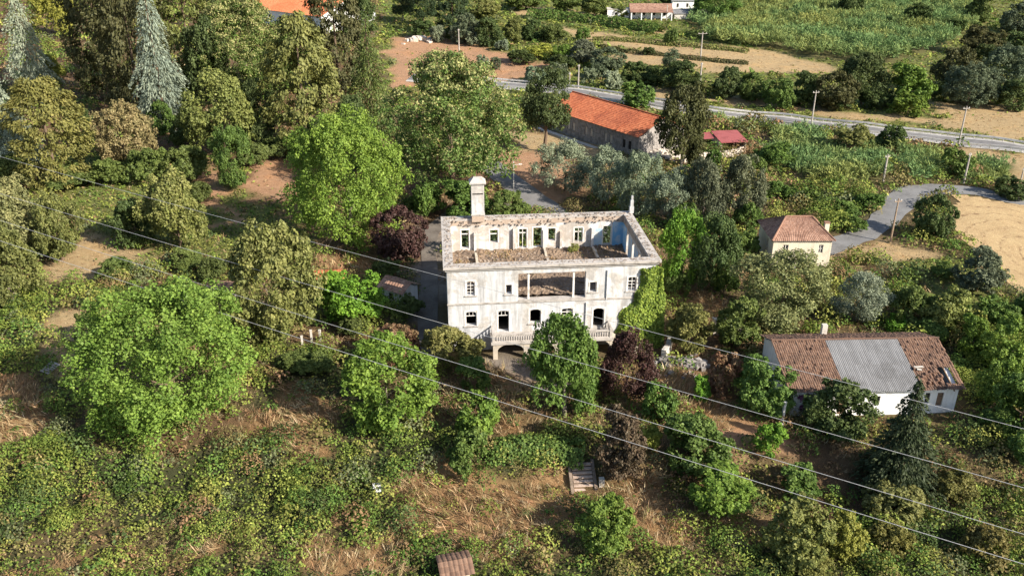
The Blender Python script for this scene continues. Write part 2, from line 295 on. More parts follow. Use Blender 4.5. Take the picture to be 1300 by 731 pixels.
# ------------------------------------------------------------------ ground: what covers it (regions outlined on the photo, laid on the terrain)
# B bramble, G low green growth, D tall dry grass, S short straw, E reddish bare earth, L leaf litter, X scrub of bramble and dry stems, R reeds, N bare yard, T stubble
ZONES = [
 ('X', [(-400, -60), (1700, -60), (1700, 1200), (-400, 1200)]),
 ('L', [(-100, -60), (500, -60), (520, 120), (640, 230), (560, 330), (400, 330), (330, 260), (-100, 250)]),
 ('G', [(480, -60), (1700, -60), (1700, 200), (1300, 195), (900, 150), (480, 120)]),
 ('G', [(60, 192), (270, 200), (330, 262), (410, 322), (330, 330), (180, 320), (110, 285), (60, 262)]),
 ('B', [(-60, 360), (60, 370), (60, 440), (110, 420), (100, 560), (150, 590), (330, 600), (480, 590), (490, 680), (470, 720), (330, 690), (200, 660), (60, 680), (-60, 690)]),
 ('B', [(-60, 560), (-60, 800), (1400, 800), (1400, 700), (980, 700), (900, 715), (720, 720), (500, 712), (250, 720), (100, 640)]),
 ('B', [(470, 560), (640, 545), (640, 600), (560, 620), (480, 640)]),
 ('B', [(620, 555), (745, 560), (750, 590), (625, 592)]),
 ('B', [(1200, 390), (1400, 380), (1400, 720), (1060, 720), (1060, 660), (1200, 600), (1230, 520)]),
 ('X', [(1050, 620), (1180, 600), (1260, 560), (1300, 640), (1200, 700), (1080, 690)]),
 ('B', [(955, 175), (1000, 178), (1020, 215), (990, 225), (960, 205)]),
 ('B', [(1000, 235), (1060, 240), (1120, 235), (1130, 260), (1110, 285), (1060, 300), (1000, 262)]),
 ('X', [(1060, 312), (1130, 305), (1200, 330), (1280, 390), (1300, 420), (1180, 400), (1060, 350)]),
 ('H', [(1195, 395), (1400, 385), (1400, 560), (1235, 560), (1215, 500)]),
 ('H', [(1100, 690), (1180, 660), (1300, 600), (1400, 600), (1400, 800), (1080, 800)]),
 ('H', [(1140, 360), (1200, 380), (1240, 420), (1200, 440), (1130, 425)]),
 ('H', [(-60, 370), (50, 380), (60, 430), (20, 460), (-60, 460)]),
 ('H', [(160, 570), (320, 580), (470, 590), (480, 640), (380, 660), (180, 640)]),
 ('H', [(20, 560), (110, 560), (120, 620), (30, 640)]),
 ('H', [(470, 555), (580, 550), (580, 610), (490, 640)]),
 ('H', [(1000, 240), (1070, 238), (1120, 262), (1070, 298), (1010, 262)]),
 ('G', [(1180, 320), (1240, 345), (1300, 390), (1300, 430), (1200, 390), (1120, 340)]),
 ('S', [(1060, 318), (1120, 306), (1160, 318), (1150, 335), (1100, 335), (1060, 345)]),
 ('D', [(840, 372), (900, 372), (935, 395), (900, 420), (850, 400)]),
 ('L', [(860, 420), (935, 425), (960, 470), (930, 520), (840, 490), (830, 450)]),
 ('D', [(820, 470), (900, 480), (960, 520), (1000, 560), (960, 580), (860, 560), (820, 530)]),
 ('E', [(920, 530), (985, 545), (975, 580), (925, 575)]),
 ('D', [(520, 612), (600, 590), (640, 598), (720, 596), (738, 640), (724, 690), (640, 706), (560, 690), (505, 665)]),
 ('D', [(745, 618), (830, 585), (880, 640), (960, 645), (1000, 690), (900, 705), (815, 670), (775, 640)]),
 ('D', [(950, 600), (1060, 610), (1090, 690), (1010, 700), (960, 660)]),
 ('L', [(960, 560), (1110, 560), (1110, 640), (1000, 640)]),
 ('D', [(600, 465), (660, 480), (690, 545), (650, 556), (600, 548)]),
 ('D', [(-60, 465), (45, 475), (62, 540), (25, 575), (-60, 575)]),
 ('X', [(20, 690), (140, 655), (330, 668), (330, 705), (240, 740), (20, 740)]),
 ('D', [(60, 708), (120, 684), (150, 700), (110, 735), (60, 735)]),
 ('D', [(180, 700), (250, 684), (262, 704), (215, 728)]),
 ('D', [(385, 695), (440, 660), (480, 680), (465, 735), (400, 725)]),
 ('B', [(320, 430), (440, 440), (470, 520), (480, 580), (330, 590), (320, 500)]),
 ('D', [(335, 510), (395, 490), (430, 530), (450, 570), (400, 585), (345, 562)]),
 ('S', [(60, 400), (130, 380), (150, 430), (110, 470), (60, 470)]),
 ('L', [(225, 535), (320, 520), (345, 560), (320, 585), (240, 580)]),
 ('L', [(530, 480), (605, 485), (610, 535), (540, 545), (520, 530)]),
 ('E', [(316, 205), (375, 203), (378, 250), (330, 258), (312, 240)]),
 ('E', [(252, 203), (272, 203), (292, 258), (300, 285), (275, 285), (262, 250)]),
 ('S', [(98, 286), (165, 318), (205, 322), (180, 330), (130, 350), (52, 360), (56, 335), (85, 320)]),
 ('D', [(405, 318), (500, 322), (540, 335), (470, 345), (400, 340)]),
 ('L', [(380, 410), (480, 405), (545, 400), (560, 440), (440, 450), (380, 440)]),
 ('N', [(535, 285), (640, 285), (640, 300), (566, 300), (568, 450), (700, 450), (700, 485), (640, 480), (600, 460), (530, 440)]),
 ('N', [(640, 460), (700, 455), (705, 480), (680, 495), (640, 480)]),
 ('E', [(600, 195), (690, 190), (760, 215), (720, 262), (640, 235)]),
 ('S', [(640, 165), (720, 170), (800, 205), (830, 215), (780, 218), (700, 190), (640, 190)]),
 ('E', [(495, 47), (545, 44), (600, 58), (680, 74), (705, 86), (690, 96), (660, 100), (640, 104), (560, 100), (495, 112)]),
 ('S', [(655, 8), (700, 10), (770, 20), (830, 32), (850, 44), (836, 44), (760, 30), (660, 20)]),
 ('S', [(690, 30), (760, 43), (845, 52), (1000, 67), (1066, 88), (1060, 97), (1000, 92), (900, 80), (830, 66), (740, 52)]),
 ('S', [(775, 62), (850, 72), (940, 80), (1000, 90), (930, 94), (850, 86), (785, 76)]),
 ('S', [(785, 103), (840, 110), (880, 122), (960, 128), (1100, 144), (1200, 150), (1190, 130), (1240, 130), (1400, 140), (1400, 190), (1180, 160), (960, 137), (830, 124)]),
 ('X', [(880, 150), (960, 152), (1080, 166), (1240, 184), (1300, 196), (1300, 235), (1200, 228), (1090, 200), (980, 175), (900, 168)]),
 ('S', [(1190, 205), (1240, 190), (1330, 200), (1330, 240), (1270, 230)]),
 ('R', [(872, 22), (1000, -10), (1235, -10), (1250, 25), (1195, 62), (1130, 80), (1060, 80), (990, 64), (905, 56)]),
 ('R', [(980, 168), (1020, 163), (1080, 200), (1092, 236), (1062, 242), (1020, 226), (985, 195)]),
 ('R', [(1076, 182), (1120, 186), (1130, 225), (1088, 236)]),
 ('R', [(1128, 188), (1192, 198), (1200, 229), (1150, 232)]),
 ('R', [(1228, 200), (1272, 208), (1268, 232), (1232, 234)]),
 ('R', [(905, 150), (945, 152), (946, 165), (908, 166)]),
]
def in_poly(x, y, poly):
    r = np.zeros(x.shape, bool); n = len(poly)
    ax = [q[0] for q in poly]; ay = [q[1] for q in poly]; sel = np.nonzero((x >= min(ax)) & (x <= max(ax)) & (y >= min(ay)) & (y <= max(ay)))   # only points in its box
    xs_, ys_ = x[sel], y[sel]; rs = np.zeros(xs_.shape, bool)
    for i in range(n):
        (x0, y0), (x1, y1) = poly[i], poly[(i + 1) % n]
        if y0 == y1: continue
        rs ^= ((y0 > ys_) != (y1 > ys_)) & (xs_ < (x1 - x0) * (ys_ - y0) / (y1 - y0) + x0)
    r[sel] = rs; return r
def zone(x, y, wob=3.2):
    """Zone letter (as code) of ground points."""
    ox = (vnoise(x, y, 5, 21) - .5) * 2 * wob + (vnoise(x, y, 1.6, 22) - .5) * wob; oy = (vnoise(x, y, 5, 23) - .5) * 2 * wob + (vnoise(x, y, 1.6, 24) - .5) * wob
    px, py, dep = project(x + ox, y + oy, height(x, y))
    z = np.full(np.shape(x), ord('X'))
    for t, pl in ZONES:
        z[in_poly(px, py, pl)] = ord(t)
    return z
GCOL = {'X': (.14, .105, .05), 'B': (.06, .065, .026), 'G': (.16, .18, .05), 'D': (.34, .21, .10), 'S': (.45, .33, .175), 'E': (.44, .26, .15),
        'L': (.15, .095, .05), 'H': (.055, .06, .025), 'R': (.16, .15, .06), 'N': (.26, .22, .18), 'T': (.62, .45, .25)}

def axis_lines(lo, hi, fine0, fine1, step, far):
    a = list(np.arange(fine0, fine1, step)); s = step; v = fine0; left = []
    while v > lo: s *= 1.13; v -= s; left.append(v)
    s = step; v = fine1; right = [v]
    while v < hi: s *= 1.13; v += s; right.append(v)
    return np.array(left[::-1] + a + right)
gx = axis_lines(-6000, 6000, -110, 110, 1.15, 0); 
gy = [-300., -120, -40, 0, 20, 35]
while gy[-1] < 480: gy.append(gy[-1] + max(.7, gy[-1] * .0065))
while gy[-1] < 9000: gy.append(gy[-1] * 1.12)
gy = np.array(gy)
GX, GY = np.meshgrid(gx, gy); GZ = height(GX, GY)
zc = zone(GX.ravel(), GY.ravel())
gcol = np.zeros((GX.size, 3))
for t, c in GCOL.items(): gcol[zc == ord(t)] = c
gcol = gcol.reshape(GX.shape + (3,))
for k in range(1):                                        # soften the borders a little
    g2 = gcol.copy(); g2[1:-1, 1:-1] = (gcol[1:-1, 1:-1] * 2 + gcol[:-2, 1:-1] + gcol[2:, 1:-1] + gcol[1:-1, :-2] + gcol[1:-1, 2:]) / 6; gcol = g2
V = np.stack([GX, GY, GZ], -1).reshape(-1, 3); w_ = len(gx)
I = (np.arange(len(gy) - 1)[:, None] * w_ + np.arange(w_ - 1)[None]).ravel()
m, nt, b = new_mat('soil and litter'); g = nd(nt, 'NewGeometry').outputs['Position']
c = nd(nt, 'Attribute', attribute_name='col').outputs['Color']
c = mixc(nt, ramp(nt, noise(nt, .9, g, 6, .75), .3, .75), mixc(nt, 1.0, c, (.62, .58, .55), 'MULTIPLY'), c)
c = mixc(nt, ramp(nt, noise(nt, .16, g, 5, .7), .5, .75), c, mixc(nt, 1.0, c, (1.25, 1.12, .95), 'MULTIPLY'))
c = mixc(nt, ramp(nt, noise(nt, 7, g, 4, .75), .55, .8), c, mixc(nt, 1.0, c, (.5, .5, .48), 'MULTIPLY'))
nt.links.new(c, b.inputs['Base Color']); bump(nt, b, noise(nt, 3.5, g, 6, .75), .8, .25); M['soil'] = m
ground = link('ground', np_mesh('ground', V, np.c_[I, I + 1, I + w_ + 1, I + w_], m, {'col': gcol.reshape(-1, 3)}, True))
tag(ground, kind='structure')

# roads: strips that follow the terrain
def smooth_line(pts, n=8):
    pts = [Vector(p) for p in pts]; out = []
    for i in range(len(pts) - 1):
        p0, p1, p2, p3 = pts[max(i - 1, 0)], pts[i], pts[i + 1], pts[min(i + 2, len(pts) - 1)]
        for k in range(n):
            t = k / n; out.append(.5 * ((2 * p1) + (p2 - p0) * t + (2 * p0 - 5 * p1 + 4 * p2 - p3) * t * t + (3 * p1 - p0 - 3 * p2 + p3) * t ** 3))
    out.append(pts[-1]); return out
def strip_mesh(name, line, widths, off, lift, mat, across=6, edge_noise=0.0, seed=0):
    """Strip along a 2D line; widths = (left, right) half-widths from the centre (+off sideways)."""
    V = []; n = len(line)
    for i, p in enumerate(line):
        d = (line[min(i + 1, n - 1)] - line[max(i - 1, 0)]); d = Vector((d.x, d.y)).normalized(); nr = Vector((-d.y, d.x))
        wl, wr = widths(i / (n - 1)) if callable(widths) else widths
        wl += edge_noise * (float(vnoise(i * 1.0, 3, 3, seed)) - .5) * 2; wr += edge_noise * (float(vnoise(i * 1.0, 40, 3, seed)) - .5) * 2
        for k in range(across + 1):
            q = Vector((p.x, p.y)) + nr * (off + wl - (wl + wr) * k / across)
            V.append((q.x, q.y, float(height(q.x, q.y)) + lift))
    F = [(i * (across + 1) + k, i * (across + 1) + k + 1, (i + 1) * (across + 1) + k + 1, (i + 1) * (across + 1) + k) for i in range(n - 1) for k in range(across)]
    return np_mesh(name, np.array(V), np.array(F), mat, None, True)
hw_line = smooth_line([P(x, y).xy for x, y in [(520, 99), (560, 101), (600, 104), (645, 109), (730, 117), (820, 131), (900, 144), (980, 152), (1080, 163), (1180, 175), (1300, 189), (1500, 216), (1900, 280)]], 10)
tag(link('road', strip_mesh('road', hw_line, (3.6, 3.6), 0, .10, M['asphalt'], 8)), kind='structure')
for s, k in ((-1, 'near'), (1, 'far')):
    tag(link('edge_line', strip_mesh('edge_line', hw_line, (.13, .13), s * 3.1, .108, M['paint'], 1), ), kind='structure')
    tag(link('road_verge', strip_mesh('road_verge', hw_line, (.5, .5), s * 4.1, .09, M['soil'] if False else M['concrete'], 1)), kind='structure')
lane_line = smooth_line([P(x, y).xy for x, y in [(985, 338), (1030, 322), (1062, 311), (1100, 296), (1125, 277), (1142, 258), (1163, 244), (1200, 240), (1240, 243), (1262, 249), (1320, 262), (1420, 290)]], 10)
tag(link('lane', strip_mesh('lane', lane_line, lambda t: (2.2 + .9 * math.exp(-((t - .52) / .13) ** 2), 2.2 + 1.3 * math.exp(-((t - .55) / .12) ** 2)), 0, .10, M['asphalt_pale'], 8, .35, 5)), kind='structure')
drive_line = smooth_line([P(x, y).xy for x, y in [(600, 196), (622, 210), (652, 235), (686, 258), (722, 282), (770, 300)]], 10)
tag(link('driveway', strip_mesh('driveway', drive_line, (2.6, 2.6), 0, .10, M['asphalt'], 6, .3, 9)), kind='structure')
yard_line = smooth_line([P(x, y).xy for x, y in [(700, 266), (600, 262), (552, 290), (546, 340), (545, 400), (548, 455)]], 8)
tag(link('forecourt', strip_mesh('forecourt', yard_line, (1.1, 1.5), 0, .085, M['yard'], 5, .3, 12)), kind='structure')

# harvested field with curved harvester tracks
m, nt, b = new_mat('stubble'); g = nd(nt, 'NewGeometry').outputs['Position']
cen = P(1330, 330)
sub = nd(nt, 'VectorMath', operation='SUBTRACT'); nt.links.new(g, sub.inputs[0]); sub.inputs[1].default_value = cen
mp = mapping(nt, sub.outputs[0], (1.0, .62, 0)); ln = nd(nt, 'VectorMath', operation='LENGTH'); nt.links.new(mp, ln.inputs[0])
ad = nd(nt, 'Math', operation='ADD'); nt.links.new(ln.outputs['Value'], ad.inputs[0]); wob_ = nd(nt, 'Math', operation='MULTIPLY'); nt.links.new(noise(nt, .22, g, 5, .65), wob_.inputs[0]); wob_.inputs[1].default_value = 2.6; nt.links.new(wob_.outputs[0], ad.inputs[1])
sn = nd(nt, 'Math', operation='MULTIPLY'); nt.links.new(ad.outputs[0], sn.inputs[0]); sn.inputs[1].default_value = 2.9
si = nd(nt, 'Math', operation='SINE'); nt.links.new(sn.outputs[0], si.inputs[0])
sn2 = nd(nt, 'Math', operation='MULTIPLY'); nt.links.new(ad.outputs[0], sn2.inputs[0]); sn2.inputs[1].default_value = 11.0
si2 = nd(nt, 'Math', operation='SINE'); nt.links.new(sn2.outputs[0], si2.inputs[0])
c = mixc(nt, ramp(nt, noise(nt, .25, g, 5, .7), .4, .7), (.47, .335, .17), (.36, .24, .12))
tr_ = nd(nt, 'Math', operation='MULTIPLY'); nt.links.new(ramp(nt, si.outputs[0], .66, .95), tr_.inputs[0]); nt.links.new(ramp(nt, noise(nt, .9, g, 5, .75), .46, .6), tr_.inputs[1])
c = mixc(nt, tr_.outputs[0], c, (.21, .13, .065))
f2 = nd(nt, 'Math', operation='MULTIPLY'); nt.links.new(ramp(nt, si2.outputs[0], .2, 1), f2.inputs[0]); f2.inputs[1].default_value = .7
c = mixc(nt, f2.outputs[0], c, mixc(nt, ramp(nt, noise(nt, 2.5, g, 4, .7), .4, .6), (.58, .42, .235), (.32, .21, .10)))
nt.links.new(c, b.inputs['Base Color']); bump(nt, b, noise(nt, 4, g, 5, .75), .7, .2)
field_px = [(1206, 246), (1240, 250), (1300, 262), (1420, 285), (1600, 330), (1600, 470), (1400, 420), (1300, 378), (1262, 352), (1236, 322), (1214, 296), (1204, 268)]
fp = [P(x, y) for x, y in field_px]
xs = np.arange(min(p.x for p in fp), max(p.x for p in fp), 1.0); ys = np.arange(min(p.y for p in fp), max(p.y for p in fp), 1.0)
FX, FY = np.meshgrid(xs, ys); ins = in_poly(FX + 2.4 * (vnoise(FX, FY, 6, 8) - .5), FY + 2.4 * (vnoise(FX, FY, 6, 9) - .5), [(p.x, p.y) for p in fp])
idx = np.arange(FX.size).reshape(FX.shape); q = ins[:-1, :-1] & ins[1:, :-1] & ins[:-1, 1:] & ins[1:, 1:]
F = np.stack([idx[:-1, :-1][q], idx[:-1, 1:][q], idx[1:, 1:][q], idx[1:, :-1][q]], -1)
V = np.stack([FX, FY, height(FX, FY) + .06 + .10 * (vnoise(FX, FY, 2.0, 14) - .3).clip(0)], -1).reshape(-1, 3)
used = np.unique(F); rm = np.full(len(V), -1); rm[used] = np.arange(len(used))
tag(link('stubble_field', np_mesh('stubble_field', V[used], rm[F], m, None, True)), kind='structure')

# ------------------------------------------------------------------ the roofless white house
YAW = R(5.14); HW, HD, HT, TH = 25.2, 16.6, 11.0, .75
_o = Vector((-8.04, 92.75, 0)); _c, _s = math.cos(YAW), math.sin(YAW)
HO = _o + Vector((_c * .4 - _s * .4, _s * .4 + _c * .4, 0))
house = empty('ruined_house', HO, YAW)
tag(house, 'large roofless white plaster house with tall chimney and gutted upper floor', 'house')
def to_local(p): 
    d = Vector(p) - HO; return Vector((d.x * _c + d.y * _s, -d.x * _s + d.y * _c, d.z))
cam_l = to_local((0, 0, CAM_H))
def on_house(px, py, v):
    """(u, z) on the house's upright plane at depth v behind the facade line."""
    d = ray(px, py); d = Vector((d.x * _c + d.y * _s, -d.x * _s + d.y * _c, d.z)); t = (v - cam_l.y) / d.y
    p = cam_l + d * t; return p.x, p.z
def opening(x0, y0, x1, y1, v):
    a = on_house(x0, y0, v); b = on_house(x1, y1, v); return (a[0], b[0], b[1], a[1])
FLOOR2, FLOOR1 = 6.35, 2.7
front = {
 'w1': opening(592, 357.2, 603, 375, 0), 'w2': opening(642.2, 361.5, 649.9, 373.3, 0), 'loggia': opening(658, 347.5, 742.7, 383, 0), 'w3': opening(749, 358, 757.3, 370.4, 0),
 'w4': opening(797.5, 351.7, 807.5, 369, 0), 'w5': opening(591, 395.9, 605.4, 413.3, 0), 'd1': opening(632, 394.6, 646.3, 420.4, 0), 'w6': opening(672.6, 392.8, 686.7, 410, 0),
 'w7': opening(713, 391.4, 727, 408, 0), 'd2': opening(753, 391.4, 766.2, 415.4, 0), 'w8': opening(792.2, 390.5, 806, 407.4, 0),
 'g0': opening(598, 439, 606, 448, 0), 'g1': opening(634, 441, 664, 462, 0), 'g2': opening(686, 441, 712, 460, 0)}
for k in ('g1', 'g2'): o = front[k]; front[k] = (o[0], o[1], -.5, 1.75)
o = front['g0']; front['g0'] = (o[0], o[1], .7, 1.6)
fl = front['loggia']; front['loggia'] = (fl[0], fl[1], FLOOR2 + .15, fl[3])
front_wall = wall_mb(HW, -1, HT, TH, list(front.values())).build('front_wall', 'plaster', house)
vb = HD - TH
back = [opening(*q, vb) for q in ((585, 292.3, 595.7, 315.3), (621.5, 292, 632.2, 308), (658.4, 290.7, 668.6, 314.5), (676.5, 289, 687.7, 313.6), (695.7, 289.9, 705, 305.5), (729.2, 289.3, 739.4, 307), (765.7, 287, 775.5, 310.6))]
back = [(a, b_, max(c, FLOOR2 + .1), d) for a, b_, c, d in back]
low_back = [(2 + i * 3.6, 3.1 + i * 3.6, 3.2, 5.0) for i in range(7)]
back_wall = wall_mb(HW, -1, HT, TH, back + low_back, 'x', vb).build('back_wall', 'plaster_in', house)
side_open_r = [(11.6, 12.7, FLOOR2 + .1, 9.6), (8.2, 9.3, FLOOR2 + .9, 9.6), (4.6, 5.7, FLOOR2 + .9, 9.6), (1.6, 2.6, FLOOR2 + .9, 9.6), (4, 5.1, 3.3, 5.2), (9, 10.1, 3.3, 5.2)]
side_open_l = [(3.2, 4.3, FLOOR2 + .9, 9.5), (7.4, 8.5, FLOOR2 + .9, 9.5), (11.5, 12.6, FLOOR2 + .9, 9.5), (3.2, 4.3, 3.3, 5.2), (11, 12.1, 3.3, 5.2)]
wl = wall_mb(HD - 2 * TH, -1, HT - .004, TH, side_open_l, 'y', 0).build('side_wall', 'plaster', house, (0, TH, 0))
wr = wall_mb(HD - 2 * TH, -1, HT - .004, TH, side_open_r, 'y', HW - TH).build('side_wall', 'plaster_in', house, (0, TH, 0))
wr['label'] = 'side wall with blue painted inner face'
# blue painted inner faces at the far right room
def panel(name, mat, x0, x1, y0, y1, z0, z1, cut=()): 
    return MB().box(x0, x1, y0, y1, z0, z1).build(name, mat, house)
b7 = back[6]; uB = on_house(752, 300, vb)[0]
panel('painted_panel', 'paleblue', uB, b7[0] - .12, vb - .03, vb - .004, FLOOR2 + .2, 9.3)
panel('painted_panel', 'blue', b7[1] + .12, HW - TH - .03, vb - .03, vb - .004, FLOOR2 + .2, 10.1)
panel('painted_panel', 'blue', HW - TH - .03, HW - TH - .004, TH + 12.8, vb - .04, FLOOR2 + .2, 10.0)
panel('painted_panel', 'paleblue', HW - TH - .03, HW - TH - .004, TH + 9.4, TH + 11.5, FLOOR2 + .2, 9.6)
panel('painted_panel', 'paleblue', HW - TH - .03, HW - TH - .004, TH + 5.8, TH + 8.1, FLOOR2 + .2, 9.4)
# scars of torn-out partition walls, standing a little proud of the back wall
for px in (603, 652.5, 690.5, 712, 751.5):
    u = on_house(px, 300, vb)[0]; hgt = random.uniform(2.6, 3.4)
    MB().box(u - .16, u + .16, vb - random.uniform(.2, .6), vb - .003, FLOOR2, FLOOR2 + hgt).build('partition_stub', 'plaster_in', house)
for u, y1, hh in ((on_house(603, 300, vb)[0], 9.0, .9), (on_house(690.5, 300, vb)[0], 8.0, .7), (on_house(752, 300, vb)[0], 6.5, .8)):
    mb = MB(); yy = vb - .7
    while yy > y1:
        mb.box(u - .15, u + .15, yy - .8, yy, FLOOR2, FLOOR2 + hh * random.uniform(.35, 1.2)); yy -= .81
    mb.build('partition_stub', 'stain', house)
# cornice and string course, each run along its wall
cn = .42
def run(name, mat, x0, x1, y0, y1, z0, z1): return MB().box(x0, x1, y0, y1, z0, z1).build(name, mat, house)
run('cornice', 'cornice', -cn, HW + cn, -cn, TH + .05, HT + .003, HT + .30); run('cornice', 'cornice', -.2, HW + .2, -.2, -.003, HT - .3, HT + .001)
run('cornice', 'cornice', -cn, HW + cn, vb - .05, HD + cn, HT + .003, HT + .27)
run('cornice', 'cornice', -cn, TH + .05, TH + .052, vb - .052, HT, HT + .26); run('cornice', 'cornice', HW - TH - .05, HW + cn, TH + .052, vb - .052, HT, HT + .26)
uR = front['loggia']
run('string_course', 'cornice', -.08, HW + .08, -.10, -.003, FLOOR2 - .12, FLOOR2 + .08)
run('plinth', 'stain', -.06, front['g0'][0] + 0.0, -.08, -.003, -1, .55)
# bare masonry band under the cornice, inside
run('bare_masonry', 'brickbare', TH, HW - TH, vb - .06, vb - .003, 10.35, HT - .02)
run('bare_masonry', 'coping', HW - TH - .06, HW - TH - .032, TH + .01, vb - .07, 10.1, HT - .02)
# rough coping stones left on top of the walls
mb = MB(); rg = random.Random(4)
for i in range(800):
    s = rg.random()
    if s < .34: x, y = rg.uniform(-.2, HW + .2), rg.uniform(-.15, TH)
    elif s < .72: x, y = rg.uniform(0, HW), rg.uniform(vb - .1, HD + .1)
    elif s < .86: x, y = rg.uniform(-.1, TH), rg.uniform(TH, vb)
    else: x, y = rg.uniform(HW - TH, HW + .1), rg.uniform(TH, vb)
    if rg.random() < .16:
        mb.rock((rg.uniform(TH, HW - TH), vb - .08, rg.uniform(10.2, HT + .1)), rg.uniform(.1, .26), rg, .6); continue
    mb.rock((x, y, HT + .30), rg.uniform(.06, .20), rg, .4)
tag(mb.build('coping_rubble', 'coping', house), kind='stuff')
# upper floor: slab and a relief of fallen debris
MB().box(TH + .002, HW - TH - .002, TH + .002, vb - .002, FLOOR2 - .3, FLOOR2).build('floor_slab', 'rubble', house)
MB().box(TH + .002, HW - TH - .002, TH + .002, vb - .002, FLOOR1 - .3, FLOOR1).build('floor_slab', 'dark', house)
u = np.linspace(TH + .01, HW - TH - .01, 110); v = np.linspace(TH + .01, vb - .01, 74); U, W_ = np.meshgrid(u, v)
hz = FLOOR2 + .05 + .35 * fbm(U, W_, 2.2, 31, 4) ** 1.5 + .55 * np.exp(-((U - 14) / 4) ** 2 - ((W_ - 4.5) / 3) ** 2) + .35 * sstep(1.6, 0, np.minimum(W_ - TH, vb - W_)) * vnoise(U, W_, 1.3, 33) + .22 * rng.random(U.shape) ** 3
n_ = len(u); I = (np.arange(len(v) - 1)[:, None] * n_ + np.arange(n_ - 1)[None]).ravel()
link('debris_floor', np_mesh('debris_floor', np.stack([U, W_, hz], -1).reshape(-1, 3), np.c_[I, I + 1, I + n_ + 1, I + n_], M['rubble']), house)
mb = MB()
for i in range(420):
    x, y = rg.uniform(TH + .2, HW - TH - .2), rg.uniform(TH + .2, vb - .2)
    mb.rock((x, y, FLOOR2 + .22 + .3 * math.exp(-((x - 14) / 4) ** 2 - ((y - 4.5) / 3) ** 2)), rg.uniform(.08, .26), rg, .6)
tag(mb.build('loose_rubble', 'coping', house), kind='stuff')
# loggia posts
for px in (671, 728):
    x = on_house(px, 365, .3)[0]; MB().box(x - .11, x + .11, .22, .44, FLOOR2, fl[3]).build('loggia_post', 'frame', house)
run('loggia_sill', 'cornice', fl[0], fl[1], -.06, TH, FLOOR2 + .153, FLOOR2 + .24)
# interior partition seen through the loggia
MB().box(fl[0] - .3, fl[0] - .05, TH, TH + 4.5, FLOOR2, 8.6).build('partition_wall', 'stain', house)

def arch_fill(x0, x1, z1, rise, t0, t1, n=8):
    """The two spandrels over a segmental arch, filling the square head of an opening."""
    mb = MB(); w = x1 - x0
    for side in (0, 1):
        pts = []
        for k in range(n + 1):
            a = k / n; u = a * .5 if side == 0 else 1 - a * .5
            pts.append((x0 + u * w, z1 - rise * (1 - math.sin(math.pi * min(max(u, 0), 1)) ** .6)))
        for k in range(n):
            (xa, za), (xb, zb) = pts[k], pts[k + 1]
            q = [(xa, t0, za), (xb, t0, zb), (xb, t0, z1), (xa, t0, z1), (xa, t1, za), (xb, t1, zb), (xb, t1, z1), (xa, t1, z1)]
            mb.add(q, [(0, 1, 2, 3), (7, 6, 5, 4), (0, 4, 5, 1)])
    return mb
def sash(o, yy, bars, arched=True, rise=.28, transom=None, broken=0.0, name='window', surround=True, mid=True):
    """Frame with glazing bars in an opening; the surround is a slightly proud band."""
    x0, x1, z0, z1 = o; f = MB(); w = .075
    f.box(x0 + .002, x0 + w, yy, yy + .09, z0 + .002, z1 - .002); f.box(x1 - w, x1 - .002, yy, yy + .09, z0 + .002, z1 - .002); f.box(x0 + w, x1 - w, yy, yy + .09, z1 - w, z1 - .003)
    if transom: f.box(x0 + w, x1 - w, yy + .01, yy + .08, z1 - transom - .04, z1 - transom + .04)
    if transom:
        for k in range(1, bars + 1): xx = x0 + (x1 - x0) * k / (bars + 1); f.box(xx - .03, xx + .03, yy + .02, yy + .07, z1 - transom + .04, z1 - w)
    if mid:
        xx = (x0 + x1) / 2; f.box(xx - .035, xx + .035, yy + .02, yy + .07, z0 + .003, z1 - (transom + .04 if transom else w))
        for k in (1, 2): zz = z0 + (z1 - (transom or 0) - z0) * k / 3; f.box(x0 + w, x1 - w, yy + .025, yy + .065, zz - .025, zz + .025)
    win = f.build(name, 'frame', house)
    if arched: arch_fill(x0, x1, z1, rise, .004, TH - .3).build('arch_head', 'plaster', win)
    if surround:
        s = MB(); e = .17
        s.box(x0 - e, x0 - .001, -.035, -.003, z0, z1 + e); s.box(x1 + .001, x1 + e, -.035, -.003, z0, z1 + e); s.box(x0 - .001, x1 + .001, -.035, -.003, z1 + .001, z1 + e)
        s.build('surround', 'frame', win)
        if name == 'window': MB().box(x0 - .25, x1 + .25, -.12, .05, z0 - .12, z0 - .002).build('sill', 'cornice', win)
    return win
sash(front['w1'], .12, 1, transom=.62, mid=True); sash(front['w2'], .3, 0, arched=False, mid=False); sash(front['w3'], .3, 0, arched=False, mid=False); sash(front['w4'], .12, 1, transom=.6)
sash(front['w5'], .12, 2, transom=.62, mid=False); sash(front['w6'], .2, 0, mid=False, rise=.35); sash(front['w7'], .2, 1, transom=.6); sash(front['w8'], .12, 1, transom=.6)
sash(front['d1'], .12, 2, transom=.7, mid=False, name='door'); sash(front['d2'], .12, 0, mid=False, rise=.35, name='door'); sash(front['g0'], .2, 1, arched=False, surround=False, mid=False)
